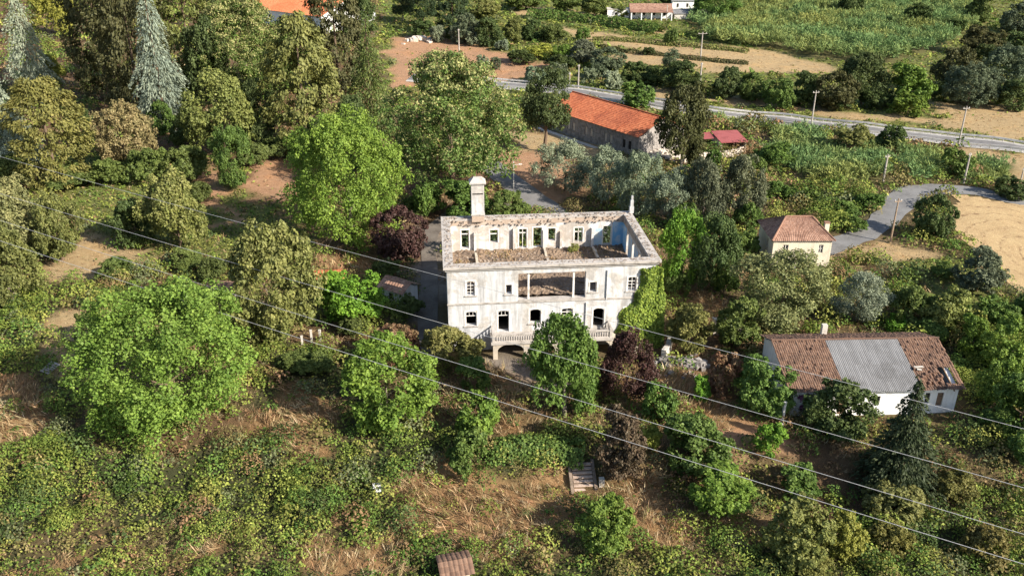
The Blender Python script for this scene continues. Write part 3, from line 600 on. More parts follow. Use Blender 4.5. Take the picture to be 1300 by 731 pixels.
for i, o in enumerate(back):
    f = MB(); x0, x1, z0, z1 = o; yy = vb + .1
    f.box(x0 + .002, x0 + .08, yy, yy + .1, z0, z1); f.box(x1 - .08, x1 - .002, yy, yy + .1, z0, z1); f.box(x0 + .08, x1 - .08, yy, yy + .1, z1 - .08, z1 - .002)
    if i in (0, 1, 2, 5): f.box(x0 + .08, x1 - .08, yy, yy + .09, z1 - .66, z1 - .54)
    if i in (2, 5): f.box((x0 + x1) / 2 - .04, (x0 + x1) / 2 + .04, yy, yy + .08, z0, z1 - .08)
    wo = f.build('window', 'frame', house); 
    s = MB(); s.box(x0 - .14, x0 - .001, vb - .03, vb - .005, z0, z1 + .14); s.box(x1 + .001, x1 + .14, vb - .03, vb - .005, z0, z1 + .14); s.box(x0, x1, vb - .03, vb - .005, z1 + .001, z1 + .14); s.build('surround', 'frame', wo)
# downpipes
for px, pa, pb in ((771.5, 343, 380), (744.3, 384, 416)):
    x, za = on_house(px, pa, -.1); zb = on_house(px, pb, -.1)[1]; MB().tube([(x, -.11, za), (x, -.11, (za + zb) / 2), (x, -.11, zb)], .07).build('downpipe', 'metal', house)
# chimney on the back wall
ua, ub = on_house(598.8, 280, HD - .7)[0], on_house(614.8, 280, HD - .7)[0]; y0, y1 = HD - 1.3, HD + .15; z0 = HT + .272
ch = MB().box(ua, ub, y0, y1, z0 + .55, z0 + 5.0).build('chimney', 'plaster', house)
MB().box(ua + .03, ub - .03, y0 + .03, y1 - .03, z0 - .3, z0 + .55).build('brick_base', 'brickbare', ch)
MB().box(ua - .07, ub + .07, y0 - .07, y1 + .07, z0 + .62, z0 + .8).build('band', 'cornice', ch)
MB().box(ua - .22, ub + .22, y0 - .22, y1 + .22, z0 + 5.0, z0 + 5.16).build('cap_slab', 'plaster', ch)
mb = MB(); e = .26; zt = z0 + 5.16; mx_, my_ = (ua + ub) / 2, (y0 + y1) / 2
mb.add([(ua - e, y0 - e, zt), (ub + e, y0 - e, zt), (ub + e, y1 + e, zt), (ua - e, y1 + e, zt), (mx_ - .5, my_ - .15, zt + .62), (mx_ + .5, my_ - .15, zt + .62), (mx_ + .5, my_ + .15, zt + .62), (mx_ - .5, my_ + .15, zt + .62)],
       [(3, 2, 1, 0), (0, 1, 5, 4), (1, 2, 6, 5), (2, 3, 7, 6), (3, 0, 4, 7), (4, 5, 6, 7)])
mb.build('cap_hip', 'cornice', ch); MB().box(ua + .15, ub - .15, y0 - .012, y0 + .02, z0 + 3.55, z0 + 3.72).build('smoke_slot', 'dark', ch)
# corner stub standing on the far right corner
uc = on_house(801, 275, HD - .3)[0]
mb = MB().box(uc - .28, uc + .28, HD - .6, HD - .05, HT + .272, HT + 1.2); mb.box(uc - .2, uc + .22, HD - .52, HD - .12, HT + 1.2, HT + 2.1); mb.box(uc - .1, uc + .16, HD - .45, HD - .2, HT + 2.1, HT + 2.7)
mb.build('chimney_stub', 'plaster', house)
# balcony over arches with a balustrade
bu0, bu1, bd = on_house(625, 425, -2.6)[0], on_house(779, 425, -2.6)[0], 2.6
bz = front['d1'][2] - .05
MB().box(bu0 - .15, bu1, -bd - .15, -.003, bz - .32, bz).build('balcony_slab', 'cornice', house)
x = bu0
for px in (629, 668, 707, 745, 777):
    x = on_house(px, 440, -bd)[0]; MB().box(x - .28, x + .28, -bd, -bd + .5, -1, bz - .322).build('balcony_pier', 'stain', house)
_px = [on_house(px, 440, -bd)[0] for px in (629, 668, 707, 745, 777)]
for xa, xb in zip(_px[:-1], _px[1:]): arch_fill(xa + .282, xb - .282, bz - .324, .75, -bd + .03, -bd + .45).build('balcony_arch', 'stain', house)
MB().box(bu0, bu1 - .1, -bd + .04, -bd + .3, bz + .82, bz + .97).build('balustrade_rail', 'cornice', house)
MB().box(bu0, bu1 - .1, -bd + .04, -bd + .3, bz + .002, bz + .1).build('balustrade_base', 'cornice', house)
bal = MB().tube([(0, 0, 0), (0, 0, .06), (0, 0, .2), (0, 0, .34), (0, 0, .5), (0, 0, .6), (0, 0, .66), (0, 0, .716)], [.075, .075, .085, .1, .055, .05, .07, .075], 8).mesh('baluster', M['cornice'])
x = bu0 + .55
while x < bu1 - .4:
    link('baluster', bal, house, (x, -bd + .17, bz + .102)); x += .29
for x in (bu0 + .16, (bu0 + bu1) / 2, bu1 - .3): MB().box(x - .16, x + .16, -bd + .0, -bd + .34, bz + .002, bz + 1.15).build('balustrade_post', 'cornice', house)
for sx in (bu0 + .1, bu1 - .2):
    MB().box(sx - .1, sx + .1, -bd + .36, -.01, bz + .82, bz + .95).build('balustrade_rail', 'cornice', house)
    y = -bd + .6
    while y < -.2: link('baluster', bal, house, (sx, y, bz + .102)); y += .29
# stair from the balcony down on its right
for k in range(11):
    MB().box(bu1 + .02 + k * .30, bu1 + .32 + k * .30, -bd, -bd + 1.6, -1, bz - .17 * (k + 1) - .02).build('step', 'stain', house)
# fallen roof timbers lying on the upper floor
for i, (a, b_, lab) in enumerate((((18.4, 11.2), (21.8, 10.6), 'fallen brown roof timber lying before the blue painted wall'), ((9.5, 8.5), (12.6, 9.6), 'fallen brown roof timber in the middle of the gutted upper floor'), ((14.2, 5.8), (17.0, 3.4), 'fallen brown roof timber slanting behind the open loggia'))):
    za = FLOOR2 + .55; wa = HO + Vector((a[0] * _c - a[1] * _s, a[0] * _s + a[1] * _c, za)); wb = HO + Vector((b_[0] * _c - b_[1] * _s, b_[0] * _s + b_[1] * _c, za + .12))
    mb = MB().bar((0, 0, 0), wb - wa, .22, .2); d_ = (wb - wa); mb.bar(d_ * .35, d_ * .75 + Vector((.15, .5, 0)), .12, .1)
    tag(mb.build('fallen_beam', 'wood', None, wa), lab, 'beam', 'fallen roof timbers')

# ------------------------------------------------------------------ other buildings
def gz_min(pts): return min(float(height(x, y)) for x, y in pts)
# barn: tiled roof, grey corrugated middle, hole at the far right corner
bn = Vector((29.7, 79.1, 0)); by = math.atan2(.6, 18.8); barn = empty('barn', (bn.x, bn.y, gz_min([(30, 80), (48, 80), (48, 90), (30, 90)])), by)
tag(barn, 'long white barn with old tile roof patched by grey corrugated sheeting', 'barn')
BL, BF, BB = 18.9, 7.3, 11.2; ze, zr, zb = 3.2, 5.5, 4.1
bw = [(9.0, 9.7, 1.2, 2.3), (14.6, 15.1, 1.3, 2.6), (15.9, 16.6, .9, 2.6), (5.2, 6.1, 0, 2.1)]
wall_mb(BL - .8, -1.2, ze - .06, .45, bw).build('front_wall', 'whitewash', barn, (.4, .35, 0))
for o in bw:
    f = MB(); f.box(o[0] + .402, o[1] + .398, .5, .56, o[2], o[3]); f.build('shutter' if o[2] > .5 else 'door', 'dark' if o[2] > 1 else 'wood', barn)
wall_mb(BL - .8, -1.2, zb - .06, .45, []).build('back_wall', 'whitewash', barn, (.4, BB - .75, 0))
for x in (.4, BL - .85):
    mb = MB(); prof = [(.802, -1.2), (BB - .752, -1.2), (BB - .752, zb - .12), (BF, zr - .14), (.802, ze - .06)]
    mb.add([(x, y, z) for y, z in prof] + [(x + .45, y, z) for y, z in prof], [(4, 3, 2, 1, 0), (5, 6, 7, 8, 9)] + [(i, (i + 1) % 5, (i + 1) % 5 + 5, i + 5) for i in range(5)]); mb.build('gable_wall', 'whitewash', barn)
def slope(u, t): return (u, BF * (1 - t) - .15 * t, zr + (ze - zr) * t)       # t: 0 ridge, 1 front eave
x1, x2, x3 = 6.0, 14.3, BL
def roof_piece(name, mat, ua, ub, ta, tb, la=None, lb=None, **kw):
    la = ua if la is None else la; lb = ub if lb is None else lb
    return link(name, tiled(name, slope(ua, ta), slope(ub, ta), slope(lb, tb), slope(la, tb), M[mat], **kw), barn)
tag(roof_piece('tile_roof', 'tile_old', -.15, x1, 0, 1, jit=.04), kind='stuff')
tag(roof_piece('corrugated_sheet', 'sheet_grey', x1, x1 + 4.2, 0, 1.0, period=.2, amp=.045, jit=.006, lap=.012, course=1.8), kind='stuff'); tag(roof_piece('corrugated_sheet', 'sheet_grey', x1 + 4.19, x2, 0.005, 1.01, period=.2, amp=.045, jit=.006, lap=.012, course=1.8), kind='stuff')
tag(roof_piece('tile_roof', 'tile_old', x2, BL + .15, 0, .58, jit=.05), kind='stuff')
tag(roof_piece('tile_roof', 'tile_old', x2, 17.1, .58, 1.0, jit=.09), kind='stuff'); tag(roof_piece('tile_roof', 'tile_old', 17.1, BL + .15, .88, 1.0, jit=.05), kind='stuff'); tag(roof_piece('tile_roof', 'tile_old', BL - .45, BL + .15, .58, .9, jit=.03), kind='stuff')
MB().box(16.75, BL - .9, 1.0, 3.2, ze - .9, ze - .8).build('loft_floor', 'rubble', barn); 
for k in (17.75,): MB().bar(slope(k, .5), Vector(slope(k, 1)) + Vector((0, 0, -.1)), .12, .14).build('rafter', 'wood', barn)
MB().bar((14.5, 2.95, 4.33), (15.5, 2.9, 4.36), .3, .1).build('loose_plank', 'concrete', barn); MB().bar((14.7, 2.6, 4.25), (15.2, 2.5, 4.2), .2, .1).build('loose_plank', 'concrete', barn)
tag(link('tile_roof', tiled('tile_roof', (BL + .15, BF, zr), (-.15, BF, zr), (-.15, BB + .1, zb), (BL + .15, BB + .1, zb), M['tile_old'], jit=.03), barn), kind='stuff')
mb = MB(); 
for k in range(48): xx = -.1 + k * .4; mb.tube([(xx, BF, zr + .05), (xx + .44, BF, zr + .07)], [.13, .11], 7)
tag(mb.build('ridge_capping', 'tile_old', barn), kind='stuff')
MB().box(7.0, 7.6, BB - .6, BB - .1, zb - .3, zb + 1.5).build('chimney', 'concrete', barn)

# hip-roofed cream cottage by the lane
ct = empty('cottage', (38.9, 119.6, float(height(43, 123)) - .1), 0); tag(ct, 'small cream cottage with faded hipped tile roof beside the lane bend', 'house')
CW, CD, cz = 8.7, 7.8, 4.4
co = [(1.5, 2.3, 2.2, 3.7), (6.8, 7.5, 2.4, 3.7), (4.2, 5.1, .2, 2.2)]
wall_mb(CW, -1, cz, .4, co).build('front_wall', 'cream', ct); wall_mb(CW, -1, cz, .4, [], 'x', CD - .4).build('back_wall', 'cream', ct)
wall_mb(CD - .8, -1, cz - .003, .4, [(2.2, 3.0, 2.3, 3.6)], 'y', 0).build('side_wall', 'cream', ct, (0, .4, 0)); wall_mb(CD - .8, -1, cz - .003, .4, [(2.2, 3.0, 2.3, 3.6)], 'y', CW - .4).build('side_wall', 'cream', ct, (0, .4, 0))
for i, o in enumerate(co):
    w = MB().box(o[0] + .002, o[1] - .002, .16, .2, o[2] + .002, o[3] - .002).build('window' if i < 2 else 'door', 'dark', ct)
    f = MB(); xm = (o[0] + o[1]) / 2; f.box(o[0] + .003, o[0] + .09, .1, .158, o[2], o[3]); f.box(o[1] - .09, o[1] - .003, .1, .158, o[2], o[3]); f.box(xm - .04, xm + .04, .1, .158, o[2], o[3]); f.box(o[0] + .09, o[1] - .09, .1, .158, (o[2] + o[3]) / 2 - .04, (o[2] + o[3]) / 2 + .04); f.build('frame', 'frame', w)
e = .35; rz_ = cz + 2.3; A, B_, C_, D_ = (-e, -e, cz), (CW + e, -e, cz), (CW + e, CD + e, cz), (-e, CD + e, cz); r0, r1 = (2.6, CD / 2, rz_), (CW - 2.2, CD / 2, rz_)
MB().box(.4, CW - .4, .4, CD - .4, cz - .2, cz - .1).build('ceiling', 'wood', ct)
for nm, q in (('front', (r0, r1, B_, A)), ('back', (r1, r0, D_, C_)), ('end', (r0, r0, A, D_)), ('end2', (r1, r1, C_, B_))):
    qq = [np.array(p, float) for p in q]
    if nm.startswith('end'): qq[1] = qq[1] + (np.array(q[2]) - np.array(q[3])) * .004
    tag(link('roof_slope', tiled('roof_slope', *qq, M['tile_pink'], period=.3, amp=.06, jit=.015), ct), kind='stuff')
for a_, b_ in ((r0, A), (r0, D_), (r1, B_), (r1, C_), (r0, r1)):
    MB().tube([Vector(a_) + Vector((0, 0, .08)), Vector(a_).lerp(Vector(b_), .5) + Vector((0, 0, .09)), Vector(b_) + Vector((0, 0, .08))], .13, 7).build('ridge_capping', 'tile_pink', ct)
ch = MB().box(CW - .7, CW - .05, 1.9, 2.5, cz - .2, cz + 2.0).build('chimney', 'cream', ct); MB().box(CW - .78, CW + .03, 1.82, 2.58, cz + 2.0, cz + 2.12).build('cap', 'tile_pink', ch)

# granite building with red gable roof
p0 = Vector((26.2, 175.2, 0)); dr = Vector((13.31, -19.06)).normalized(); sy = math.atan2(dr.y, dr.x); SL, SWd = 30.0, 13.0
sb = empty('stone_building', (p0.x - dr.x * SL, p0.y - dr.y * SL, float(height(20, 188)) - .2), sy); tag(sb, 'long granite building with bright red tiled gable roof', 'building')
sze, szr = 4.9, 8.1
so = []
for k, u in enumerate((27.4, 25.6, 21.4, 19.6, 14.8, 13.0, 8.6, 6.8, 2.6)): so.append((u - .45, u + .45, 1.7, 3.5))
wall_mb(SL, -1, sze, .5, so).build('front_wall', 'granite', sb); wall_mb(SL, -1, sze, .5, [], 'x', SWd - .5).build('back_wall', 'granite', sb)
for i, o in enumerate(so):
    w = MB().box(o[0] + .002, o[1] - .002, .15, .22, o[2], o[3]).build('window', 'granite_pale' if i > 1 else 'dark', sb)
    f = MB(); f.box(o[0] - .2, o[0], -.04, .1, o[2] - .2, o[3] + .2); f.box(o[1], o[1] + .2, -.04, .1, o[2] - .2, o[3] + .2); f.box(o[0] + .001, o[1] - .001, -.04, .1, o[3] + .001, o[3] + .2); f.box(o[0] + .001, o[1] - .001, -.06, .1, o[2] - .2, o[2] - .001); f.build('surround', 'granite', w)
for x in (0, SL - .5):
    mb = MB(); prof = [(.502, -1), (SWd - .502, -1), (SWd - .502, sze - .1), (SWd / 2, szr - .22), (.502, sze - .1)]
    mb.add([(x, y, z) for y, z in prof] + [(x + .5, y, z) for y, z in prof], [(4, 3, 2, 1, 0), (5, 6, 7, 8, 9)] + [(i, (i + 1) % 5, (i + 1) % 5 + 5, i + 5) for i in range(5)]); mb.build('gable_wall', 'granite', sb)
# coursed granite blocks standing proud of the two walls in view
mb = MB(); rg = random.Random(8)
z = -.2; row = 0
while z < sze - .5:
    u = rg.uniform(-.5, 0)
    while u < SL:
        w = rg.uniform(.5, 1.1)
        a_, b2 = max(u, .02), min(u + w - .05, SL - .02)
        if b2 - a_ > .15 and not any(o[0] - .25 < b2 and o[1] + .25 > a_ and o[2] - .25 < z + .45 and o[3] + .25 > z for o in so): mb.box(a_, b2, -rg.uniform(.02, .07), -.003, z + .02, z + .43)
        u += w
    u = .55
    while u < SWd - .55:
        w = rg.uniform(.5, 1.1); mb.box(SL + .003, SL + rg.uniform(.02, .07), u, min(u + w - .05, SWd - .5), z + .02, z + .43); u += w
    z += .45
tag(mb.build('granite_coursing', 'granite', sb), kind='stuff')
for s in (0, 1):
    cuts = [0 - .3, SL - 24.3, SL - 14.6, SL - 6.8, SL + .35]
    for i in range(4):
        a_, b2 = cuts[i], cuts[i + 1]; ye = -.4 if s == 0 else SWd + .4; zz = sze - .02
        q = ((a_, SWd / 2, szr), (b2 - .06, SWd / 2, szr), (b2 - .06, ye, zz), (a_, ye, zz))
        tag(link('roof_slope', tiled('roof_slope', *q, M['tile_red'], period=.42, amp=.06, jit=.008, course=.5, lap=.035, sub=4), sb), kind='stuff')
MB().tube([(-.3, SWd / 2, szr + .07), (SL / 2, SWd / 2, szr + .08), (SL + .3, SWd / 2, szr + .07)], .16, 7).build('ridge_capping', 'tile_red', sb)
for c_ in cuts[1:4]: MB().bar((c_ - .03, SWd / 2, szr + .06), (c_ - .03, -.4, sze + .05), .2, .1).build('roof_joint', 'tile_red', sb)
MB().box(-2, SL + 2, -2.6, -1.4, -1, .45).build('terrace_kerb', 'concrete', sb)

# maroon sheet shed with an open front, and its low wall
sh = empty('sheet_shed', P(915, 196), R(8)); tag(sh, 'maroon metal roofed open shed near the road', 'shed')
MB().add([(-.3, -.3, 2.5), (5.6, -.3, 2.5), (5.6, 6.2, 3.3), (-.3, 6.2, 3.3), (-.3, -.3, 2.62), (5.6, -.3, 2.62), (5.6, 6.2, 3.42), (-.3, 6.2, 3.42)], [(3, 2, 1, 0), (4, 5, 6, 7), (0, 1, 5, 4), (1, 2, 6, 5), (2, 3, 7, 6), (3, 0, 4, 7)]).build('roof', 'maroon', sh)
MB().add([(-3.0, 2.8, 2.55), (-.35, 2.8, 2.7), (-.35, 6.2, 3.2), (-2.2, 6.2, 3.1)], [(0, 1, 2, 3)]).build('lean_to_roof', 'maroon', sh)
MB().box(0, .2, .5, 6, -.5, 2.55).build('side_wall', 'cream', sh); MB().box(5.1, 5.3, -.1, 6, -.5, 2.45).build('side_wall', 'cream', sh); MB().box(.2, 5.1, 5.8, 6, -.5, 3.1).build('back_wall', 'wood', sh)
for x in (.05, 2.6): MB().box(x, x + .16, -.1, .06, -.5, 2.45).build('post', 'wood', sh)
def wall_line(name, pts, hgt, thick, mat, label, cat, course=True, seed=1):
    """A low masonry wall following the ground."""
    root = empty(name, P(*pts[0])); tag(root, label, cat); o = root.location
    W = [P(*p) for p in pts]; body = MB(); st = MB(); rg = random.Random(seed)
    for a_, b2 in zip(W[:-1], W[1:]):
        L = (b2 - a_).length; n = max(1, int(L / 1.0))
        for k in range(n):
            p, q = a_.lerp(b2, k / n) - o, a_.lerp(b2, (k + 1) / n) - o; z = rg.uniform(-.05, .05)
            body.bar(p + Vector((0, 0, hgt / 2 - .2 + z)), q + Vector((0, 0, hgt / 2 - .2 + z)), thick, hgt + .4)
            for j in range(5): c_ = p.lerp(q, rg.random()); st.rock(c_ + Vector((rg.uniform(-.3, .3) * thick, rg.uniform(-.5, .5) * thick, hgt + z)), rg.uniform(.12, .3), rg)
            for j in range(5): c_ = p.lerp(q, rg.random()); st.rock(c_ + Vector((0, -thick * .5, rg.uniform(0, hgt))), rg.uniform(.12, .3), rg)
    body.build('wall_core', mat, root); s_ = st.build('face_stones', mat, root); tag(s_, kind='stuff'); return root
wall_line('stone_wall', [(868, 207), (900, 202), (925, 200), (945, 194)], 1.4, .5, 'granite_pale', 'pale stone wall below the maroon roofed shed', 'wall', seed=2)
wall_line('stone_wall', [(904, 424), (915, 423), (927, 424)], 2.2, .7, 'granite_pale', 'broken pale stone wall in the dark gap left of the barn', 'wall', seed=3)
wall_line('stone_wall', [(842, 455), (848, 447), (850, 438)], 1.2, .6, 'concrete', 'short grey wall end beside the ivy foot', 'wall', seed=4)
def pile(name, px, py, spread, n, r, mat, label, cat, seed):
    o = P(px, py); mb = MB(); rg = random.Random(seed)
    for i in range(n):
        a_, d_ = rg.uniform(0, 6.28), abs(rg.gauss(0, .55)); x, y = math.cos(a_) * d_ * spread[0], math.sin(a_) * d_ * spread[1]
        mb.rock((x, y, max(0, .5 * spread[1] * (1 - d_)) * .5 + float(height(o.x + x, o.y + y)) - o.z + .05), rg.uniform(*r), rg)
    return tag(mb.build(name, mat, None, o), label, cat, kind=None)
pile('boulder_heap', 838, 198, (4.2, 3.2), 55, (.5, 1.1), 'granite_pale', 'heap of pale granite blocks at the gable of the stone building', 'rocks', 3)
pile('rubble_heap', 868, 464, (4.5, 2.0), 120, (.2, .6), 'granite', 'heap of grey rubble below the ivy covered corner', 'rubble', 4)
pile('boulder_heap', 532, 52, (5.5, 3.5), 40, (.7, 1.7), 'granite_pale', 'pale boulders at the edge of the bare field', 'rocks', 6)

# large building with orange roof, seen behind the conifers
ob = empty('orange_roof_building', (-105, 352, float(height(-90, 350))), R(-38)); tag(ob, 'large building with orange tiled roof behind the tall conifers', 'building')
OL, OW, oe, orr = 46, 22, 5.2, 9.4
for a_, b_, c_, d_ in ((0, OL, 0, .5), (0, OL, OW - .5, OW)): MB().box(a_, b_, c_, d_, -1, oe).build('long_wall', 'whitewash', ob)
for x in (0, OL - .5):
    mb = MB(); prof = [(.502, -1), (OW - .502, -1), (OW - .502, oe - .1), (OW / 2, orr - .3), (.502, oe - .1)]
    mb.add([(x, y, z) for y, z in prof] + [(x + .5, y, z) for y, z in prof], [(4, 3, 2, 1, 0), (5, 6, 7, 8, 9)] + [(i, (i + 1) % 5, (i + 1) % 5 + 5, i + 5) for i in range(5)]); mb.build('gable_wall', 'whitewash', ob)
for ye in (-.6, OW + .6): tag(link('roof_slope', tiled('roof_slope', (-.5, OW / 2, orr), (OL + .5, OW / 2, orr), (OL + .5, ye, oe - .1), (-.5, ye, oe - .1), M['tile_orange'], period=.6, amp=.07, jit=.01, course=.7, sub=3), ob), kind='stuff')
for k in range(7): MB().box(4 + k * 6, 5.4 + k * 6, -.05, -.003, 1.5, 3.3).build('window', 'dark', ob)
for k in range(3): MB().box(OL + .003, OL + .05, 4 + k * 6, 5.4 + k * 6, 1.5, 3.3).build('window', 'dark', ob)
def small_house(name, px, py, rz, L, W, ez, rz2, wall, roof, label, cat='house', wins=((.2, .3), (.65, .75)), porch=None):
    o = P(px, py); hs = empty(name, o - Vector((0, 0, .1)), rz); tag(hs, label, cat)
    MB().box(0, L, 0, .4, -1, ez).build('front_wall', wall, hs); MB().box(0, L, W - .4, W, -1, ez).build('back_wall', wall, hs)
    for x in (0, L - .4):
        mb = MB(); prof = [(.402, -1), (W - .402, -1), (W - .402, ez - .08), (W / 2, rz2 - .2), (.402, ez - .08)]
        mb.add([(x, y, z) for y, z in prof] + [(x + .4, y, z) for y, z in prof], [(4, 3, 2, 1, 0), (5, 6, 7, 8, 9)] + [(i, (i + 1) % 5, (i + 1) % 5 + 5, i + 5) for i in range(5)]); mb.build('gable_wall', wall, hs)
    for ye in (-.4, W + .4): tag(link('roof_slope', tiled('roof_slope', (-.4, W / 2, rz2), (L + .4, W / 2, rz2), (L + .4, ye, ez - .05), (-.4, ye, ez - .05), M[roof], period=.45, amp=.06, jit=.01, course=.5, sub=3), hs), kind='stuff')
    for a_, b_ in wins: 
        w = MB().box(L * a_, L * b_, -.04, -.003, ez * .4, ez * .78).build('window', 'dark', hs); MB().box(L * a_ - .1, L * b_ + .1, -.12, -.041, ez * .4 - .12, ez * .4).build('sill', 'frame', w)
    return hs
fh = small_house('farmhouse', 800, 24, R(-3), 16, 8, 3.6, 5.4, 'whitewash', 'tile_pink', 'far white farmhouse with columned porch and pinkish roof', wins=((.06, .12), (.3, .36), (.55, .61), (.8, .87)))
MB().add([(-.3, -3.6, 2.9), (16.3, -3.6, 2.9), (16.3, -.42, 3.5), (-.3, -.42, 3.5), (-.3, -3.6, 3.02), (16.3, -3.6, 3.02), (16.3, -.42, 3.62), (-.3, -.42, 3.62)], [(3, 2, 1, 0), (4, 5, 6, 7), (0, 1, 5, 4), (1, 2, 6, 5), (2, 3, 7, 6), (3, 0, 4, 7)]).build('porch_roof', 'tile_pink', fh)
for k in range(5): MB().box(k * 3.9, k * 3.9 + .4, -3.4, -3.0, -.8, 2.88).build('porch_column', 'whitewash', fh)
an = MB().box(-9, -.3, 1, 6.5, -.8, 3.4).build('annex', 'whitewash', fh); MB().box(-9.2, -.25, .8, 6.7, 3.402, 3.55).build('flat_roof', 'concrete', an); MB().box(-6, -5, .94, .99, .9, 2.2).build('window', 'dark', an)
small_house('white_outbuilding', 853, 14, R(4), 9, 6, 3.8, 5.0, 'whitewash', 'sheet_grey', 'small white building far behind the grey roofed shed', 'building')
small_house('grey_roof_shed', 856, 25, R(6), 13, 8, 2.2, 3.6, 'concrete', 'sheet_grey', 'low shed with weathered grey roof near the far farmhouse', 'shed', wins=((.4, .55),))
small_house('red_roof_house', 432, 27, R(-20), 12, 7, 3.2, 5.0, 'whitewash', 'tile_red', 'white house with red roof half hidden by the cedar', wins=((.3, .4), (.6, .7)))
small_house('well_hut', 484, 382, R(-34), 3.9, 3.2, 2.3, 3.3, 'whitewash', 'tile_pink', 'tiny white hut with pinkish tile roof beside the bright green tree', 'hut', wins=((.4, .6),))
small_house('tile_hut', 565, 745, R(14), 2.2, 2.2, 1.4, 1.9, 'stain', 'tile_old', 'little hut with brown tile roof at the bottom edge', 'hut', wins=((.35, .6),))
small_house('ruined_hut', 402, 366, R(4), 3.6, 2.6, 1.6, 2.2, 'stain', 'tile_red', 'low ruined hut with dull red roof behind the bright green tree', 'hut', wins=((.4, .6),))
small_house('ruined_hut', 264, 379, R(-6), 4.2, 2.6, 1.5, 2.0, 'stain', 'tile_old', 'low hut with brown tile roof above the big lime tree', 'hut', wins=((.4, .6),))

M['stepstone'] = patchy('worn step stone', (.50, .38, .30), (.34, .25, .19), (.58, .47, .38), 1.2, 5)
M['stepstone_dark'] = patchy('darkened step stone', (.24, .18, .135), (.16, .12, .09), (.3, .24, .18), 1.5, 6)  # step stone darkened to paint shade on the risers; cheek walls share it
# garden steps with side walls
sp = P(728, 624); st = empty('garden_steps', sp, R(4)); tag(st, 'worn stone steps climbing the dry grass bank', 'steps')
for k in range(7):
    sk = MB().box(.1, 2.1, k * .42 + .06, k * .42 + .6, -.8, .20 * (k + 1) - .16).build('step', 'stepstone_dark', st)
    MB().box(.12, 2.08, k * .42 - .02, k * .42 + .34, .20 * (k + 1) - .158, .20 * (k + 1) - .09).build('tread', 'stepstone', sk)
for x in (-.25, 2.12):
    mb = MB(); mb.add([(x, -.3, -.8), (x + .3, -.3, -.8), (x + .3, 3.2, -.8), (x, 3.2, -.8), (x, -.3, .12), (x + .3, -.3, .12), (x + .3, 3.2, 1.5), (x, 3.2, 1.5)], [(3, 2, 1, 0), (4, 5, 6, 7), (0, 1, 5, 4), (1, 2, 6, 5), (2, 3, 7, 6), (3, 0, 4, 7)]); mb.build('cheek_wall', 'stepstone_dark', st)
MB().box(2.6, 3.1, .2, .7, -.8, 1.15).build('gate_pillar', 'concrete', st)
for i, (px, py, h_) in enumerate(((384, 437, 1.1), (396, 434, 1.6), (407, 433, 1.5), (447, 424, .9))):
    lab = ['short', 'tallest', 'slightly leaning', 'lone small'][i] + ' pale stone post ' + ('in the row below the brownish tree' if i < 3 else 'under the bright green tree')
    tag(MB().box(-.12, .12, -.12, .12, -.3, h_).box(-.15, .15, -.15, .15, h_, h_ + .1).build('stone_post', 'concrete', None, P(px, py), random.uniform(-.3, .3)), lab, 'post', 'pale garden posts')
cp = P(992, 540); tag(MB().box(-.13, .13, -.13, .13, -.3, 2.9).box(-.16, .16, -.16, .16, 2.9, 3.0).build('concrete_post', 'railwhite', None, cp, .4), 'pale upright concrete post before the dark shrub of the barn', 'post')
tag(MB().box(-.35, .35, -.3, .3, -.2, .55).box(-.4, .4, -.35, .35, .55, .62).build('water_box', 'whitewash', None, P(479, 622), .2), 'small white block in the bramble slope', 'block')
pl = empty('pallet', P(64, 470) + Vector((0, 0, .25)), R(-30)); tag(pl, 'weathered grey slatted pallet in the grass', 'pallet'); pl.rotation_euler = (R(18), 0, R(-30))
for k in range(6): MB().box(-.8, .8, -.8 + k * .3, -.58 + k * .3, .1, .13).build('slat', 'pole', pl)
for k in (-.7, 0, .62): MB().box(k, k + .1, -.8, .92, -.02, .098).build('bearer', 'pole', pl)

# ------------------------------------------------------------------ poles, rails, cables
def utility_pole(px, py, topx, topy, mat, label, r=.16, arm=1.6):
    o = P(px, py); d = ray(px, topy); hgt = CAM_H + d.z * (o.y / d.y) - o.z
    t = empty('utility_pole', o, R(12)); tag(t, label, 'pole', 'utility poles')
    MB().tube([(0, 0, -.6), (0, 0, hgt * .5), (0, 0, hgt)], [r * 1.15, r, r * .7], 8).build('pole', mat, t)
    MB().box(-arm / 2, arm / 2, -.06, .06, hgt - .55, hgt - .43).build('crossarm', mat, t)
    for k in (-.42, 0, .42): MB().tube([(k * arm, 0, hgt - .43), (k * arm, 0, hgt - .3), (k * arm, 0, hgt - .18)], [.05, .08, .04], 6).build('insulator', 'frame', t)
    return t
utility_pole(1130, 308, 1141, 252, 'polewood', 'wooden utility pole at the near edge of the lane', .14, 1.3)
utility_pole(1216, 187, 1229, 135, 'pole', 'tall pale utility pole at the road above the lane bend', .17)
utility_pole(1030, 158, 1036, 115, 'pole', 'pale utility pole by the road before dark bushes', .17)
utility_pole(1121, 230, 1124, 196, 'pole', 'short pale utility pole among reeds above the lane', .2, 1.0)
utility_pole(1223, 234, 1234, 194, 'pole', 'pale utility pole on the far edge of the lane by the field', .17, .5)
utility_pole(1296, 229, 1300, 213, 'pole', 'pale pole stub at the right edge beside a round bush', .14, .4)
utility_pole(888, 113, 892, 80, 'pole', 'thick pale pole beside the small palm', .28, .6)
utility_pole(889, 77, 891, 41, 'pole', 'far pale pole with crossarm in the straw terraces', .22, 3.0)
utility_pole(583, 72, 584, 37, 'pole', 'pale pole standing in the bare reddish field', .2, .5)
utility_pole(596, 46, 596, 29, 'pole', 'small far pole behind the bare reddish field', .2, .5)
utility_pole(734, 112, 734, 82, 'pole', 'pale pole rising behind the ridge of the red roof', .2, .6)
utility_pole(723, 110, 723, 92, 'pole', 'thin post beside a pole behind the red roof', .14, .5)
